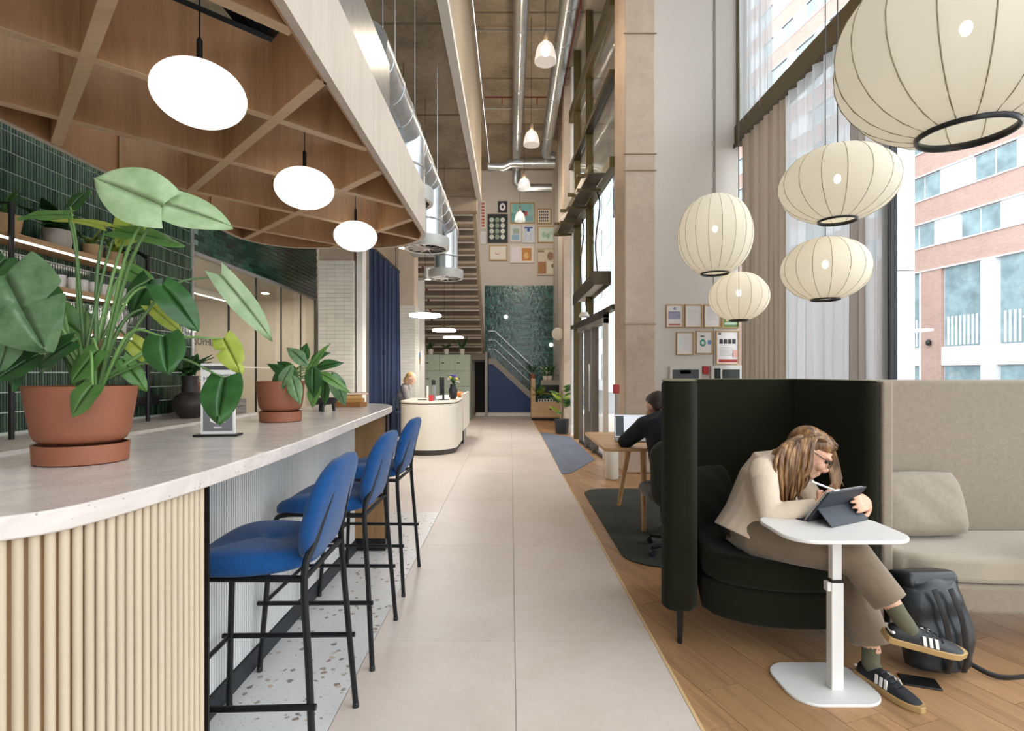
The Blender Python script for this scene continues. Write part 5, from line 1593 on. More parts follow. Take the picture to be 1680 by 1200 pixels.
# white spot cylinders near the canopy end
for k, (px, py, Y) in enumerate(((662, 395, 7.0), (702, 450, 9.5))):
    c = P(px, py, Y)
    o = thing('cylinder_spot', ['white cylinder spotlight beyond the canopy corner', 'white cylinder spotlight behind the round diffusers'][k], 'lamp', c)
    MB().lathe([(.06, -.1), (.065, -.1), (.065, .1), (.0, .1)], 20, c=c, caps=False).build('body', m_white, o, smooth=True)
    MB().lathe([(.001, -.09), (.058, -.09)], 20, c=c).build('lens', m_led, o)
    MB().tube([c + Vector((0, 0, .1)), Vector((c.x, c.y, SLAB))], .004, 6).build('cord', m_black, o)
# bronze light bar by the entrance
lb_ = thing('light_bar', 'bronze box light hanging on black cords above the entrance', 'lamp', (1.37, 9.3, 2.67))
def lbx(b, Y0, Y1, x0, x1, z0, z1):
    b.prism([(x0, Y0), (x1, Y0), (x1 - .02, Y1), (x0 - .02, Y1)], z0, z1); return b
bx = lbx(MB(), 8.0, 10.5, 1.235, 1.255, 2.67, 2.87); lbx(bx, 8.0, 10.5, 1.475, 1.495, 2.67, 2.87); lbx(bx, 8.0, 10.5, 1.255, 1.475, 2.75, 2.87); lbx(bx, 8.0, 8.02, 1.255, 1.475, 2.67, 2.75)
bx.build('housing', m_bronzed, lb_)
lbx(MB(), 8.04, 10.48, 1.262, 1.468, 2.735, 2.749).build('diffuser', mat('bar_diffuser', 'CFCCC4', .6), lb_)
for (y, x) in ((8.4, 1.36), (10.0, 1.33)):
    MB().tube(catmull([(x, y, 2.87), (x - .03, y, 3.4), (x + .05, y + .1, 4.0), (x + .02, y + .2, 4.28)], 6), .012, 8).build('cord', m_black, lb_, smooth=True)
# ================================================================== FRAMED THINGS
def cm(c, r=.6, **k):
    n = 'print_' + c + ('' if not k else '_e')
    return mat(n, c, r, var=.04, **k)
def picture(name, label, cat, c, w_, h_, frame_mat, fw_=.02, art=(), bgc='E9E6E0', group=None, d=.025):
    """hangs on a wall facing the camera (-Y); c: centre of the front; art: (u0, v0, u1, v1, colour)"""
    c = Vector(c)
    o = thing(name, label, cat, c - Vector((0, 0, h_ / 2)), group)
    b = MB(); x0, x1, z0, z1 = c.x - w_ / 2, c.x + w_ / 2, c.z - h_ / 2, c.z + h_ / 2
    b.box(x0, x1, c.y - d, c.y, z0, z0 + fw_); b.box(x0, x1, c.y - d, c.y, z1 - fw_, z1)
    b.box(x0, x0 + fw_, c.y - d, c.y, z0 + fw_, z1 - fw_); b.box(x1 - fw_, x1, c.y - d, c.y, z0 + fw_, z1 - fw_)
    b.build('frame', frame_mat, o)
    sh = MB().box(x0 + fw_, x1 - fw_, c.y - d * .5, c.y, z0 + fw_, z1 - fw_).build('sheet', cm(bgc), o)
    iw, ih = w_ - 2 * fw_, h_ - 2 * fw_
    for q, a in enumerate(art):
        u0, v0, u1, v1, col = a[:5]
        y1 = c.y - d * .5 - .0006 * (q + 1)
        if len(a) > 5 and a[5] == 'o':
            b = MB().lathe([(.5, -.0003), (.5, .0003)], 20, T(x0 + fw_ + iw * (u0 + u1) / 2, y1, z0 + fw_ + ih * (v0 + v1) / 2) @ Rx(PI / 2), sx=iw * (u1 - u0), sy=ih * (v1 - v0))
        else:
            b = MB().box(x0 + fw_ + iw * u0, x0 + fw_ + iw * u1, y1 - .0003, y1 + .0003, z0 + fw_ + ih * v0, z0 + fw_ + ih * v1)
        b.build('print_patch', cm(col), sh)
    return o
WY = 7.775
def cert(px0, px1, py0, py1, label, art):
    a_ = P(px0, py1, WY); b_ = P(px1, py0, WY)
    picture('framed_certificate', label, 'picture', ((a_.x + b_.x) / 2, WY, (a_.z + b_.z) / 2), b_.x - a_.x, b_.z - a_.z, m_oakframe, .014, art, 'E6E1DE', 'framed certificates')
lines = lambda n, v0, v1, c, u0=.15, u1=.85: [(u0, v0 + (v1 - v0) * k / n, u1 - .1 * (k % 3), v0 + (v1 - v0) * k / n + .012, c) for k in range(n)]
cert(1092, 1120, 500, 538, 'oak framed certificate with lilac text block and red stripe', [(.1, .36, .9, .72, '8C88A6'), (.1, .06, .9, .14, 'C4604F'), (.42, .78, .62, .92, '9A8FC0', 'o')] + lines(5, .4, .7, 'D8D6E4', .14, .86))
cert(1123, 1151, 500, 538, 'oak framed text certificate, second in the top row', lines(9, .2, .85, 'B9B4B4'))
cert(1154, 1182, 500, 538, 'oak framed text certificate, third in the top row', lines(8, .35, .9, 'BDB9BC'))
cert(1184, 1212, 500, 539, 'oak framed green and yellow certificate behind the small lantern', [(.0, .0, 1, .5, '5C7A3E'), (.1, .12, .9, .22, 'B9CFC0'), (.2, .28, .85, .34, 'D9D68A'), (.1, .55, .9, .9, 'C9C49A')])
cert(1109, 1137, 545, 583, 'oak framed plain letter, leftmost in the lower row', lines(8, .2, .8, 'C9C9D4', .4, .9) + [(.1, .3, .3, .85, 'D9E2E2')])
cert(1141, 1169, 543, 581, 'oak framed sheet with teal emblem and blue shapes', [(.2, .3, .6, .65, '3E8A7C', 'o'), (.3, .4, .5, .55, 'D8E4E0', 'o'), (.72, .4, .95, .6, '6A86B4'), (.25, .75, .5, .82, '4A6A62')])
cert(1174, 1212, 543, 598, 'largest oak framed poster with black photo tiles and red footer', [(.08, .03, .95, .13, '9E3030'), (.06, .90, .2, .97, '5A564F')] + [(.12 + .2 * k, .62, .28 + .2 * k, .76, '2E2B2A') for k in range(4)] + lines(6, .25, .55, 'AFA9A0') + [(.75, .2, .95, .42, 'E0A8A0')])
def wall_panel_box(px0, px1, py0, py1, label, name, cat, items, z_extra=.0):
    a_ = P(px0, py1, WY); b_ = P(px1, py0, WY)
    o = thing(name, label, cat, ((a_.x + b_.x) / 2, WY, a_.z))
    MB().box(a_.x, b_.x, WY - .07, WY, a_.z, b_.z).build('casing', mat('panel_casing', 'D6D2CC', .5), o, bev=.005)
    for (u0, v0, u1, v1, col) in items:
        MB().box(a_.x + (b_.x - a_.x) * u0, a_.x + (b_.x - a_.x) * u1, WY - .074, WY - .07, a_.z + (b_.z - a_.z) * v0, a_.z + (b_.z - a_.z) * v1).build('fascia_panel', cm(col), o)
wall_panel_box(1097, 1148, 601, 632, 'white fire alarm control panel with grey display, above the booth', 'alarm_control_unit', 'control panel', [(.08, .3, .92, .82, '4C4F57'), (.32, .6, .66, .78, 'C9D2E2')])
wall_panel_box(1164, 1214, 600, 632, 'white control panel with black handset, above the booth', 'handset_unit', 'control panel', [(.1, .25, .3, .85, '16241F'), (.36, .28, .92, .8, '2B302C')])
cpb = MB().box(P(1152, 610, WY).x, P(1161, 610, WY).x, WY - .05, WY, P(0, 614, WY).z, P(0, 601, WY).z)
tag(cpb.build('alarm_call_point', mat('signal_red', 'B02A2E', .4), None, bev=.004), 'red alarm call point on the white wall between two panels', 'call point')
rp = thing('call_point_post', 'red call point box on a slim post by the entrance', 'call point', (1.375, 7.0, 0))
MB().box(1.335, 1.415, 6.97, 7.03, 1.08, 1.20).build('box', MATS['signal_red'], rp, bev=.006)
MB().tube([(1.378, 7.0, .01), (1.378, 7.0, 1.09)], .016, 10).build('post', m_steel2, rp)
MB().lathe([(.07, 0), (.07, .012), (.016, .016)], 16, c=(1.378, 7.0, 0)).build('foot', m_steel2, rp)

# gallery on the far wall (pictures hang just off the plaster)
GY = FAR - .005
m_fb = mat('frame_black', '2A2622', .5); m_fg = mat('frame_gilt', 'B9985C', .5); m_fw = mat('frame_white', 'E2DED8', .5)
def gal(px0, px1, py0, py1, label, fm, art, bgc='E6E2DC'):
    a_ = P(px0, py1, GY); b_ = P(px1, py0, GY)
    picture('wall_art', label, 'picture', ((a_.x + b_.x) / 2, GY, (a_.z + b_.z) / 2), b_.x - a_.x, b_.z - a_.z, fm, .03, art, bgc, 'pictures on the far wall', .05)
gal(817, 832, 331, 349, 'small black framed picture with a white ring', m_fb, [(.1, .08, .9, .92, 'F0ECEE', 'o'), (.35, .32, .65, .68, '262338', 'o')], '2A2738')
blot = [(.05 + .3 * (k % 3), .1 + .21 * (k // 3), .30 + .3 * (k % 3), .28 + .21 * (k // 3), ['C9D0C4', '8FA08E', 'DDE0D6'][k % 3], 'o') for k in range(12)]
gal(800, 833, 352, 399, 'dark botanical picture with pale leaf blots', m_fb, blot, '1F2A28')
gal(837, 877, 333, 367, 'turquoise abstract picture with a red centre', m_fg, [(.0, .0, .35, .5, '6FB0B0'), (.35, .3, .72, .78, 'B5505A'), (.1, .6, .9, .95, '84C0C2'), (.6, .05, .95, .35, '88B4BE'), (.3, .45, .6, .62, '3A3238')], '9FC9C8')
gal(881, 904, 343, 368, 'white sheet with four rows of dark lettering', m_fg, [(.1 + .16 * k, .1 + .22 * r_, .2 + .16 * k, .24 + .22 * r_, '4A443E') for k in range(5) for r_ in range(4)])
gal(837, 855, 369, 397, 'white framed picture of blue and teal shapes', m_fw, [(.1, .05, .9, .4, '9AC0D6'), (.2, .45, .9, .8, 'A8B8A8')], 'D6E0E4')
gal(857, 877, 369, 399, 'white framed picture with a blue hanging figure', m_fw, [(.1, .82, .9, .9, '2A4A8E'), (.36, .62, .64, .84, '2A5AB0', 'o'), (.2, .1, .24, .8, 'AFC0D6'), (.7, .1, .74, .8, 'AFC0D6')], 'D2DCE8')
gal(882, 912, 372, 399, 'pale mint picture with faint green brush strokes', m_fg, [(.2, .3, .45, .7, 'A6CBB2', 'o'), (.45, .25, .7, .6, '98C4AC', 'o'), (.6, .5, .85, .75, 'B4D4C2', 'o')], 'D6E4DC')
gal(803, 832, 403, 428, 'cream framed sketch with a small red curl', m_fg, [(.3, .35, .6, .65, 'D4A2A0', 'o'), (.36, .42, .58, .7, 'EDE6DC', 'o')], 'EBE4D8')
gal(837, 876, 402, 432, 'wide white framed picture with an amber figure', m_fw, [(.5, .08, .93, .85, 'C98A4A'), (.58, .2, .8, .6, 'E2B878', 'o'), (.05, .05, .42, .9, 'E9E4EA')], 'E6DED6')
gal(881, 914, 408, 452, 'unframed collage of brown and cream paper shapes', mat('raw_edge', 'C9BCA6', .8), [(.02, .02, .45, .5, 'A87A4E'), (.5, .55, .85, .9, '9C7A62', 'o'), (.5, .05, .95, .5, 'E2DACB'), (.72, .25, .98, .42, '6E6450', 'o'), (.0, .88, .35, .96, '8E7A5C')], 'D9CDB9')
gal(788, 797, 330, 376, 'narrow red striped picture beside the stair wall', m_fw, [(.1, .05 + .12 * k, .9, .11 + .12 * k, 'B4473C') for k in range(8)], 'E2C9B9')
gal(788, 797, 381, 401, 'small pale picture beside the stair wall', m_fw, [(.2, .2, .8, .8, 'DAD6E0')], 'E0DCE4')
b = MB()
picture('wall_art', 'small blue and amber picture on the wall left of the lockers', 'picture', (P(685, 588, 12.99).x, 12.995, P(685, 588, 12.99).z), .2, .36, m_fw, .02, [(.1, .5, .9, .95, '4F86B8'), (.1, .05, .9, .5, 'B08A5A')], 'E6DED6')
# small wall lamps on the teal tiles
for k, (px, py) in enumerate(((830, 520), (904, 566))):
    c = P(px, py, FAR - .1)
    o = thing('wall_light', ['small round glowing wall light high on the teal tiles', 'small round glowing wall light low on the teal tiles'][k], 'lamp', c)
    MB().ell(c, (.07, .07, .07)).build('globe', m_opal, o, smooth=True)
    MB().box(c.x - .03, c.x + .03, FAR - .05, FAR - .02, c.z - .03, c.z + .03).build('back_plate', m_black, o)
c = P(915, 548, 14.5)
o = thing('globe_lamp', 'small white paper globe hanging beside the far concrete pier', 'lamp', c)
MB().ell(c, (.16, .16, .17)).build('shade', m_rice, o, smooth=True); MB().tube([c + Vector((0, 0, .17)), (c.x, c.y, CEIL)], .004, 6).build('cord', m_black, o)

# ================================================================== STAIRS
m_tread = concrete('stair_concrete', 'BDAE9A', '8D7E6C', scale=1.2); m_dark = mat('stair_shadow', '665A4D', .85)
su = thing('upper_stairs', 'upper concrete stair flight with open underside, left of the pictures', 'stairs', (-1.7, 15, 2.0))
NS = 14
for k in range(NS):
    f_ = k / (NS - 1)
    z = 1.95 + k * .245; yy = 16.9 - k * .33
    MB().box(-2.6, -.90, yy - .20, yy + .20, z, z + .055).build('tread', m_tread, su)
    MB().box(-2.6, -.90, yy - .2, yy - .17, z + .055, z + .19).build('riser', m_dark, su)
for x in (-2.65, -.90):
    sl2 = [(17.15, 1.82), (12.6, 5.19), (12.6, 5.5), (17.15, 2.15)]
    MB().add([(x, y, z) for y, z in sl2] + [(x + .08, y, z) for y, z in sl2], [(0, 1, 2, 3), (7, 6, 5, 4), (0, 4, 5, 1), (1, 5, 6, 2), (2, 6, 7, 3), (3, 7, 4, 0)]).build('stringer', m_tread, su)
MB().tube([(-2.45, 17.0, 2.75), (-2.45, 12.7, 6.0)], .03, 8).build('handrail', mat('rail_red', '9A3A2E', .5), su)
MB().box(-2.7, -.80, 16.9, 17.48, 1.75, 1.95).build('landing', m_tread, su)
MB().box(-.80, -.72, 16.6, 17.48, 0, 2.0).build('landing_pier', m_steel2, su)

ls = thing('lower_stairs', 'lower stair flight with grey stringer and wire balustrade by the teal tiles', 'stairs', (0, 17, 0))
sA, sB = Vector((-.70, 16.9, 1.75)), Vector((.62, 16.9, .62))
sa = [(-.70, 1.62), (-.56, 1.62), (.66, .50), (.66, .72), (-.5, 1.80), (-.70, 1.80)]
MB().add([(x, 16.80, z) for x, z in sa] + [(x, 16.88, z) for x, z in sa], [(5, 4, 3, 2, 1, 0), (6, 7, 8, 9, 10, 11)] + [(i, (i + 1) % 6, 6 + (i + 1) % 6, 6 + i) for i in range(6)]).build('stringer', mat('stringer_grey', 'A39D96', .6), ls)
sp3 = [(-.70, .05), (.66, .05), (.66, .50), (-.56, 1.62), (-.70, 1.62)]
MB().add([(x, 16.83, z) for x, z in sp3] + [(x, 16.88, z) for x, z in sp3], [(4, 3, 2, 1, 0), (5, 6, 7, 8, 9)] + [(i, (i + 1) % 5, 5 + (i + 1) % 5, 5 + i) for i in range(5)]).build('side_panel', mat('navy_panel', '1D3C6E', .5), ls)
MB().box(-1.1, .68, 16.79, 16.83, 0, .10).build('skirting', m_white, ls)
for k in range(8):
    f_ = k / 8
    MB().box(-.55 + k * .15, -.40 + k * .15, 16.88, 17.47, 1.6 - (k + 1) * .14 - .04, 1.6 - (k + 1) * .14).build('tread', m_tread, ls)
for k in range(12):
    x = -.66 + k * .12; zb = 1.78 - max(0, x + .5) * .93
    MB().tube([(x, 16.84, zb), (x, 16.84, zb + .85)], .008, 6).build('baluster', m_steel2, ls)
for dz_ in (.3, .58, .86):
    MB().tube([(-.70, 16.84, 1.80 + dz_), (-.50, 16.84, 1.80 + dz_), (.66, 16.84, .72 + dz_)], .012 if dz_ < .8 else .022, 8).build('rail', m_steel, ls)
MB().box(-1.14, -.80, 17.2, 17.3, 0, 1.7).build('opening_shade', mat('shade_black', '1A1716', .8), ls)  # solid black block standing in for the shade of an opening

# ================================================================== LOCKERS
lk = thing('locker_bank', 'sage green locker bank below the stairs', 'lockers', (-1.8, 15.4, 0))
MB().box(-2.47, -1.14, 15.22, 15.7, 0, 1.87).build('carcass', mat('locker_frame', '9AA796', .6), lk, bev=.005)
m_lock = mat('locker_sage', 'A8B3A0', .55, var=.02, rnd=.03)
for i in range(3):
    for j in range(4):
        x0 = -2.46 + i * .437; z0 = .06 + j * .45
        dd_ = MB().box(x0 + .006, x0 + .431, 15.20, 15.222, z0 + .006, z0 + .444).build('locker_door', m_lock, lk, bev=.003)
        MB().box(x0 + .05, x0 + .14, 15.192, 15.20, z0 + .21, z0 + .235).build('handle', m_black, dd_)
        MB().box(x0 + .05, x0 + .11, 15.195, 15.20, z0 + .36, z0 + .40).build('number_plate', m_steel2, dd_)
for k, x in enumerate((-2.3, -1.85, -1.4)):
    c = Vector((x, 15.42, 1.872))
    o = thing('locker_plant', ['small plant in a white pot on the lockers, leftmost', 'small plant in a white pot in the middle of the lockers', 'bushy plant in a white pot on the lockers, rightmost'][k], 'plant', c, 'plants on the lockers')
    small_pot(o, c, .08, .16, m_cream); bush(o, c + Vector((0, 0, .14)), .1, .12, 14, [L_dark, L_mid], 'lance', .06, .24 if k < 2 else .32, seed=60 + k)

# ================================================================== NAVY CURTAIN
def fnc(u, v):
    y = 9.0 + 2.3 * u; x = -2.38 + .07 * math.sin(2 * PI * u * 9) + .02 * math.sin(u * 17) + (.06 * (1 - v)) * 0
    return (x + .05 * v * math.sin(u * 8), y + .03 * math.sin(4 * PI * u * 9), 3.45 + (.03 - 3.45) * v)
o = MB().grid(fnc, 150, 8).build('curtain', mat('navy_velvet', '1C2B49', .85, var=.15, scale=3, sheen=.6, spec=.2), None, smooth=True, angle=180)
tag(o, 'heavy navy blue curtain hanging from a black track behind the bar', 'curtain')
tr = thing('curtain_track', 'black curtain track with white hooks above the navy curtain', 'track', (-2.38, 10.1, 3.46))
MB().box(-2.41, -2.35, 8.95, 11.4, 3.47, 3.52).build('track', m_black, tr)
for k in range(12):
    MB().box(-2.39, -2.37, 9.05 + k * .2, 9.07 + k * .2, 3.43, 3.47).build('hook', m_white, tr)
MB().box(-2.385, -2.375, 9.2, 9.21, 3.52, SLAB).build('hanger', m_black, tr); MB().box(-2.385, -2.375, 11.1, 11.11, 3.52, SLAB).build('hanger', m_black, tr)
bx_ = thing('projector_screen_box', 'dark ceiling housing hanging beyond the canopy corner', 'housing', (-1.9, 8.2, 3.5))
MB().box(-2.5, -1.35, 7.9, 8.2, 3.35, 3.8).build('housing', mat('housing_dark', '2A2622', .7), bx_, bev=.01)
MB().box(-1.75, -1.3, 8.0, 9.6, 3.42, 3.46).build('grey_plate', m_steel2, bx_)
MB().tube([(-1.9, 8.05, 3.8), (-1.9, 8.05, SLAB)], .01, 6).build('hanger', m_black, bx_)

# ================================================================== RECEPTION
rd = thing('reception_desk', 'cream reception desk with a rounded front and dark plinth', 'desk', (-1.4, 9.6, 0))
def desk_plan(ins=0):
    pts = [(-1.86 + ins, 10.1)]
    cx_, cy_ = -1.39, 9.17
    for k in range(19):
        a = PI + (PI) * k / 18
        pts.append((cx_ + (.48 - ins) * math.cos(a), cy_ + (.48 - ins) * math.sin(a)))
    pts += [(-.91 - ins, 10.1)]
    return pts
MB().prism(desk_plan(), .09, .835).build('drum_front', m_cream, rd, smooth=True, angle=30)
MB().prism(desk_plan(.03), 0, .09).build('plinth', mat('plinth_brown', '3A332E', .5), rd, smooth=True, angle=30)
MB().prism(desk_plan(.012), .835, .85).build('shadow_gap', m_black, rd)
MB().prism(desk_plan(-.005), .85, .875).build('desk_top', mat('desk_top_cream', 'E6D9C8', .5), rd, bev=.004)
MB().box(-1.5, -.92, 10.1, 11.6, .62, .875).build('long_wing', m_cream, rd, bev=.005)
MB().prism([(-.94, 10.15), (-.90, 10.15), (-.90, 11.6), (-.94, 11.6)], .25, .95).build('modesty_panel', m_cream, rd)
MB().box(-1.0, -.9, 10.2, 10.35, 0, .25).build('foot', m_black, rd)
MB().box(-1.5, -.94, 11.4, 11.5, 0, .62).build('leg_panel', m_cream, rd)

rc = thing('person', 'blonde receptionist in a grey jacket looking down at the desk', 'person', (-1.85, 10.45, 0))
hcr = P(674, 621, 10.3); HR = frame(hcr, (.9, -.1, -.42), (.4, 0, .9))
pel = Vector((-2.02, 10.45, .72)); ch = P(664, 648, 10.4); uc = P(666, 634, 10.38)
b = MB(); head_shapes(b, HR, 1.0); b.tube([uc, HR @ Vector((-.03, 0, -.06))], [.055, .05], 10)
b.tube([pel, ch, uc], [.12, .12, .09], 12, ry=[.15, .15, .14], up=(1, 0, 0))
shs = (P(664, 638, 10.2), P(668, 638, 10.55)); 
for i, s_ in enumerate(shs):
    e_ = s_ + Vector((.06, -.03, -.22)); w_ = P(690, 659, 10.15 + .25 * i)
    b.tube([uc, s_, e_], [.05, .046, .036], 10); b.ell(e_, (.037, .037, .037)); b.tube([e_, w_], [.036, .026], 10)
    hand_shapes(b, frame(w_, (1, .0, -.05)), (.3, .4, .3), 1 if i else -1)
for sy in (-1, 1):
    k_ = pel + Vector((.42, sy * .1, .0)); b.tube([pel, pel + Vector((.05, sy * .09, 0)), k_], [.1, .09, .06], 10); b.ell(k_, (.06, .06, .06)); b.tube([k_, k_ + Vector((-.05, 0, -.45))], [.055, .04], 10)
    b.ell(k_ + Vector((0, 0, -.47)), (.12, .045, .04))
blob(b, 'body', m_skin2, rc, .012, 3)
b = MB(); b.tube([pel - Vector((0, 0, .08)), pel + Vector((0, 0, .05)), ch, uc + Vector((0, 0, .01))], [.15, .15, .155, .09], 14, ry=[.18, .18, .19, .12], up=(1, 0, 0))
for i, s_ in enumerate(shs):
    e_ = s_ + Vector((.06, -.03, -.22)); w_ = P(690, 659, 10.15 + .25 * i)
    b.tube([uc, s_, e_], [.08, .07, .056], 12); b.ell(s_, (.07, .07, .07)); b.ell(e_, (.057, .057, .057)); b.tube([e_, w_ * .85 + e_ * .15], [.055, .042], 12)
blob(b, 'jacket', mat('grey_jacket', '9A948F', .9, var=.12, scale=12, bump=.3, bscale=20), rc, .013, 3)
b = MB()
for sy in (-1, 1):
    k_ = pel + Vector((.42, sy * .1, .0)); b.tube([pel, pel + Vector((.05, sy * .09, 0)), k_], [.11, .105, .075], 10); b.ell(k_, (.076, .076, .076)); b.tube([k_, k_ + Vector((-.05, 0, -.42))], [.07, .06], 10)
blob(b, 'trousers', mat('grey_trousers', '4E5560', .9), rc, .014, 2)
b = MB(); b.ell((-.025, 0, .035), (.092, .084, .088), HR); b.ell((-.055, 0, -.02), (.055, .07, .07), HR); b.ell((-.09, 0, -.06), (.035, .035, .07), HR)
blob(b, 'hair', mat('blonde_hair', 'C9A26A', .5, var=.25, scale=40), rc, .01, 2)
rs = thing('desk_chair', 'blue grey seat of the receptionist', 'chair', (-2.02, 10.45, 0))
MB().prism(rrect(.48, .46, .1, 5, -2.0, 10.45), .555, .615).build('seat', mat('seat_bluegrey', '5E6E86', .9), rs, bev=.02)
MB().box(-2.27, -2.22, 10.25, 10.65, .62, .86).build('backrest', MATS['seat_bluegrey'], rs, bev=.02)
MB().tube([(-2.0, 10.45, .03), (-2.0, 10.45, .56)], .03, 10).build('column', m_black, rs)
MB().lathe([(.24, 0), (.24, .015), (.03, .03)], 24, c=(-2.0, 10.45, 0)).build('base', m_black, rs)
MB().box(-2.24, -2.2, 10.4, 10.5, .56, .66).build('bracket', m_black, rs)

# things on the reception desk (top at 0.875)
DZ = .876
c = Vector((P(707, 655, 9.0).x, 9.0, DZ)); b = MB().lathe([(.032, 0), (.04, .10), (.036, .10), (.03, .01), (.001, .01)], 16, c=c)
tag(b.build('cup', mat('cup_red', 'C0303A', .4), None, smooth=True), 'red cup on the reception desk', 'cup')
sc = thing('desk_screen', 'black computer screen seen edge on at the reception desk', 'monitor', (-1.18, 9.3, DZ))
MB().box(-1.22, -1.19, 9.15, 9.6, DZ + .09, DZ + .40).build('panel', m_blackplastic, sc, bev=.004)
MB().tube([(-1.18, 9.38, DZ + .01), (-1.18, 9.38, DZ + .2)], .02, 8).build('stand', m_black, sc)
MB().lathe([(.1, 0), (.1, .012), (.02, .016)], 20, c=(-1.18, 9.38, DZ)).build('foot', m_black, sc)
st_ = thing('card_reader_stand', 'silver and black card reader stand on the reception desk', 'card reader', (-1.3, 9.1, DZ))
MB().box(-1.33, -1.27, 9.08, 9.14, DZ, DZ + .27).build('column', m_steel, st_, bev=.004); MB().box(-1.34, -1.28, 9.06, 9.12, DZ + .27, DZ + .36).build('reader', m_blackplastic, st_, bev=.006)
MB().lathe([(.07, 0), (.07, .01), (.03, .012)], 18, c=(-1.3, 9.1, DZ)).build('foot', m_steel, st_)
b = MB().lathe([(.018, 0), (.02, .0), (.02, .24), (.012, .25)], 12, c=(-1.42, 9.15, DZ))
tag(b.build('hand_sanitiser', m_white, None, smooth=True), 'slim white bottle beside the card reader stand', 'bottle')
vs_ = thing('flower_vase', 'dark vase of mixed flowers on the reception desk', 'vase', (-1.05, 9.75, DZ))
MB().lathe([(.05, 0), (.075, .05), (.08, .15), (.05, .24), (.055, .27)], 20, c=(-1.05, 9.75, DZ)).build('vase', m_blackplastic, vs_, smooth=True)
bush(vs_, Vector((-1.05, 9.75, DZ + .25)), .1, .12, 16, [L_dark, L_mid], 'lance', .05, .16, 77)
for k, col in enumerate(('D8C46A', 'B48AA8', '4A3FA0', 'E2D6D0', 'D8C46A', '5A4AA8')):
    a = k * 1.05
    MB().ell((-1.05 + .07 * math.cos(a), 9.72 + .07 * math.sin(a), DZ + .36 + .03 * (k % 3)), (.03, .03, .025)).build('flower', cm(col), vs_, smooth=True)
pk = thing('pumpkin', 'small orange pumpkin at the far end of the reception desk', 'pumpkin', (-.98, 10.35, DZ))
b = MB(); N = 24; vs2 = []; fs2 = []
for i in range(11):
    a = -PI / 2 + PI * i / 10
    for j in range(N):
        t_ = 2 * PI * j / N; rr_ = .075 * max(.06, math.cos(a)) * (1 + .06 * math.cos(8 * t_))
        vs2.append((-.98 + rr_ * math.cos(t_), 10.35 + rr_ * math.sin(t_), DZ + .058 + .058 * math.sin(a)))
for i in range(10):
    for j in range(N): fs2.append((i * N + j, i * N + (j + 1) % N, (i + 1) * N + (j + 1) % N, (i + 1) * N + j))
fs2.append(tuple(range(N - 1, -1, -1))); fs2.append(tuple(10 * N + j for j in range(N)))
b.add(vs2, fs2).build('flesh', mat('orange', 'D9823E', .5), pk, smooth=True)
MB().tube([(-.98, 10.35, DZ + .11), (-.975, 10.35, DZ + .145)], [.012, .008], 6).build('stalk', L_bark, pk)
kb = MB().box(-1.62, -1.3, 9.3, 9.45, DZ, DZ + .012)
tag(kb.build('keyboard', m_blackplastic, None, bev=.003), 'dark keyboard under the hands of the receptionist', 'keyboard')

# ================================================================== PLANTER AND PLANTS BY THE ENTRANCE
pb = thing('planter_bench', 'light oak planter bench in front of the teal tiles', 'bench', (1.0, 15.3, 0))
m_pb = wood('planter_oak', 'C9A983', 'A88560', 'X', 1.5, .5)
MB().box(.58, 1.48, 15.2, 15.7, .08, .52).build('box_body', m_pb, pb, bev=.004)
MB().box(.60, 1.46, 15.24, 15.66, 0, .08).build('plinth', m_black, pb)
MB().box(.58, .70, 15.2, 15.7, .52, 1.19).build('side_upright', m_pb, pb, bev=.004)
MB().box(.78, 1.44, 15.22, 15.4, .52, .60).build('vent_strip', mat('vent_white', 'C9C5BE', .5), pb)
for k in range(8):
    MB().box(.80 + k * .08, .84 + k * .08, 15.215, 15.22, .53, .59).build('slot', m_black, pb)
MB().box(.86, 1.46, 15.3, 15.66, 1.0, 1.14).build('trough', mat('trough_grey', '9A938B', .8), pb, bev=.004)
MB().box(.86, 1.46, 15.36, 15.64, .72, 1.0).build('dark_back', m_black, pb)
MB().box(1.1, 1.2, 15.19, 15.2, .3, .38).build('socket', m_blackplastic, pb)
for k, (x, y, z, lb, ms, n, L_) in enumerate(((.64, 15.45, 1.192, 'spiky plant on the oak planter post', [L_mid, L_dark], 16, .34), (1.0, 15.45, 1.142, 'white flowering plant in the planter trough', [L_mid, L_pale], 18, .24), (1.13, 15.48, 1.142, 'tall leafy plant in the planter trough beside the concrete pier', [L_dark, L_mid], 20, .36))):
    c = Vector((x, y, z)); o = thing('planter_plant', lb, 'plant', c)
    small_pot(o, c, .08, .12, [m_terra, m_cream, m_cream][k]); bush(o, c + Vector((0, 0, .1)), .12, .2, n, ms, 'lance', .05, L_, 90 + k)
    if k == 1:
        rr = random.Random(5)
        for q in range(14):
            MB().ell(c + Vector((rr.uniform(-.14, .14), rr.uniform(-.1, .05), .2 + rr.uniform(0, .18))), (.025, .025, .02), n=8, m=6).build('flower', m_white, o, smooth=True)
c = Vector((.78, 15.0, 0)); o = thing('bushy_plant', 'bushy green plant hanging over the planter bench', 'plant', (.80, 15.3, .525))
small_pot(o, (.80, 15.32, .605), .07, .12, m_potdark); bush(o, Vector((.80, 15.3, .70)), .15, .1, 22, [L_mid, L_yel], 'heart', .13, .26, 33)
c = Vector((1.135, 11.9, 0)); o = thing('potted_plant', 'tall leafy plant in a dark round pot by the entrance', 'plant', c)
small_pot(o, c, .17, .32, m_potdark, .82)
stem([c + Vector((0, 0, .28)), c + Vector((.02, 0, .6)), c + Vector((.0, 0, .95))], .02, .012, o, L_bark, 'trunk')
rr = random.Random(12)
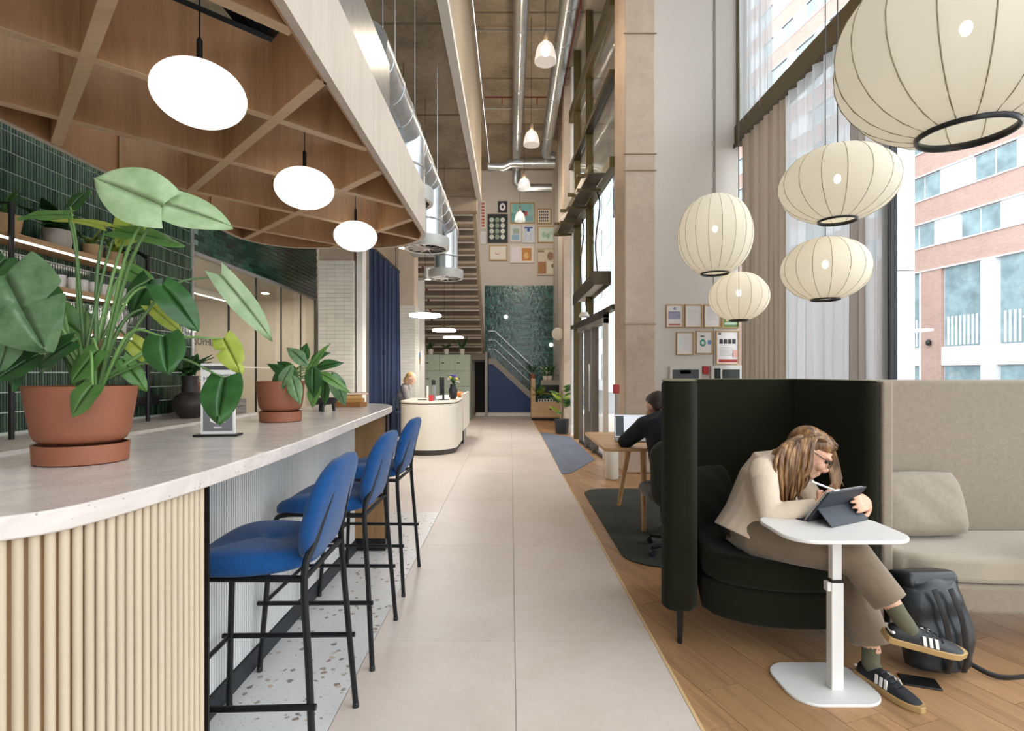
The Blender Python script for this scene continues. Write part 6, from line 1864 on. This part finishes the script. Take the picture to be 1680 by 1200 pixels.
for k in range(20):
    a = rr.uniform(0, 2 * PI); z = rr.uniform(.4, 1.05); B = c + Vector((.03 * math.cos(a), .03 * math.sin(a), z)); d = Vector((math.cos(a), math.sin(a), rr.uniform(.2, .9))).normalized()
    leaf_shape(B + d * .06, B + d * rr.uniform(.26, .42), .13, (0, -.4, 1), .25, .2, 'heart', 0, [L_mid, L_dark, L_yel][k % 3], o, nu=8, nv=2, seed=k)
    MB().tube([B, B + d * .07], .005, 5).build('stem', L_stem, o)

# ================================================================== SMALL THINGS ON THE BARS
BZ = 1.0905
sg = thing('sign_holder', 'white card sign in a clear holder on the bar', 'sign', (-1.2, 2.20, BZ))
SM = T(-1.205, 2.21, BZ) @ Rz(.14)
MB().box(-.085, .085, -.035, .035, 0, .008, SM).build('base', m_black, sg, bev=.002)
crd = MB().box(-.066, .066, -.004, .004, .008, .298, SM).build('card', m_paper, sg)
MB().box(-.057, .057, -.0052, -.0042, .02, .21, SM).build('grey_panel', mat('card_grey', '77777A', .6), crd)
MB().box(-.057, .057, -.0052, -.0042, .272, .288, SM).build('header_bar', mat('card_dark', '4A4A4E', .6), crd)
TM = SM @ T(0, -.0052, 0) @ Rx(PI / 2)
text_mesh('HEY', .026, TM @ T(-.032, .235, 0), 'lettering', MATS['card_dark'], crd, .0004)
text_mesh('MEMBERS', .019, TM @ T(.026, .246, 0), 'lettering', MATS['card_dark'], crd, .0004)
MB().add([(-.03, .06, .001), (-.006, .05, .001), (-.03, .10, .001), (.005, .055, .001), (.03, .055, .001), (.022, .085, .001)], [(0, 1, 2), (3, 4, 5)], TM).build('mark', m_paper, crd)
MB().box(-.015, .015, -.006, -.0053, .032, .037, SM).build('small_line', m_paper, crd)

bw = thing('footed_bowl', 'black footed bowl on the bar behind the peace lily', 'bowl', (-1.25, 3.62, BZ))
MB().lathe([(.03, .045), (.07, .055), (.09, .09), (.086, .09), (.065, .06), (.001, .055)], 24, c=(-1.25, 3.62, BZ)).build('bowl', m_blackplastic, bw, smooth=True)
for k in range(3):
    a = k * 2.09 + .5
    MB().tube([(-1.25 + .055 * math.cos(a), 3.62 + .055 * math.sin(a), BZ), (-1.25 + .05 * math.cos(a), 3.62 + .05 * math.sin(a), BZ + .055)], .011, 8).build('foot', m_blackplastic, bw)
for k, (w_, h_, col, lb) in enumerate(((.2, .035, '8A5A2A', 'brown book at the bottom of the pile on the bar'), (.18, .028, 'A8763A', 'amber book in the middle of the pile on the bar'), (.16, .028, 'B58A4E', 'tan book at the top of the pile on the bar'))):
    z0 = BZ + sum((.035, .028, .028)[:k]) + .0005 * k
    b = MB().box(-w_ / 2, w_ / 2, -.07, .07, 0, h_, T(-1.22, 4.1, z0) @ Rz(.2 * k - .1))
    tag(b.build('book', cm(col), None, bev=.003), lb, 'book', 'books on the bar')
b = MB().box(-.1, .12, -.08, .08, 0, .012, T(-1.22, 4.1, BZ + .0945) @ Rz(.3) )
tag(b.build('tray', mat('pink_tray', 'D9B9A2', .5), None, bev=.003), 'flat pinkish tray lying on the pile of books', 'tray')

vz = thing('dark_vase', 'dark bulbous vase with foliage on the back counter', 'vase', (-3.2, 5.35, .9))
MB().lathe([(.07, 0), (.09, .01), (.15, .09), (.16, .15), (.13, .22), (.075, .26), (.07, .36), (.08, .42)], 28, c=(-3.2, 5.35, .9)).build('vase', mat('vase_dark', '2B2422', .5), vz, smooth=True)
bush(vz, Vector((-3.2, 5.35, 1.3)), .1, .15, 18, [L_dark], 'heart', .1, .2, 41)
for k in range(3):
    c = Vector((-3.15, 5.62 + k * .17, 1.0))
tb = thing('pink_planter', 'long salmon pink planter with small succulents on the back counter', 'planter', (-3.25, 5.85, 1.05))
MB().box(-3.45, -3.05, 5.62, 6.08, 1.06, 1.25).build('trough', mat('salmon', 'D2917A', .6), tb, bev=.03, seg=3)
for k in range(5):
    bush(tb, Vector((-3.4 + .08 * k, 5.72 + .06 * k, 1.24)), .05, .05, 8, [L_dark], 'lance', .02, .07, 20 + k)
for k in range(2):
    b = MB().box(-3.5 , -3.0, 5.6, 6.09, .901 + k * .08, .978 + k * .08)
    tag(b.build('slate_stack', mat('slate', '77716B', .8, var=.3, scale=14, stretch=(1, 1, 8)), None, bev=.006), ['lower grey slate block under the pink planter', 'upper grey slate block under the pink planter'][k], 'slate block')
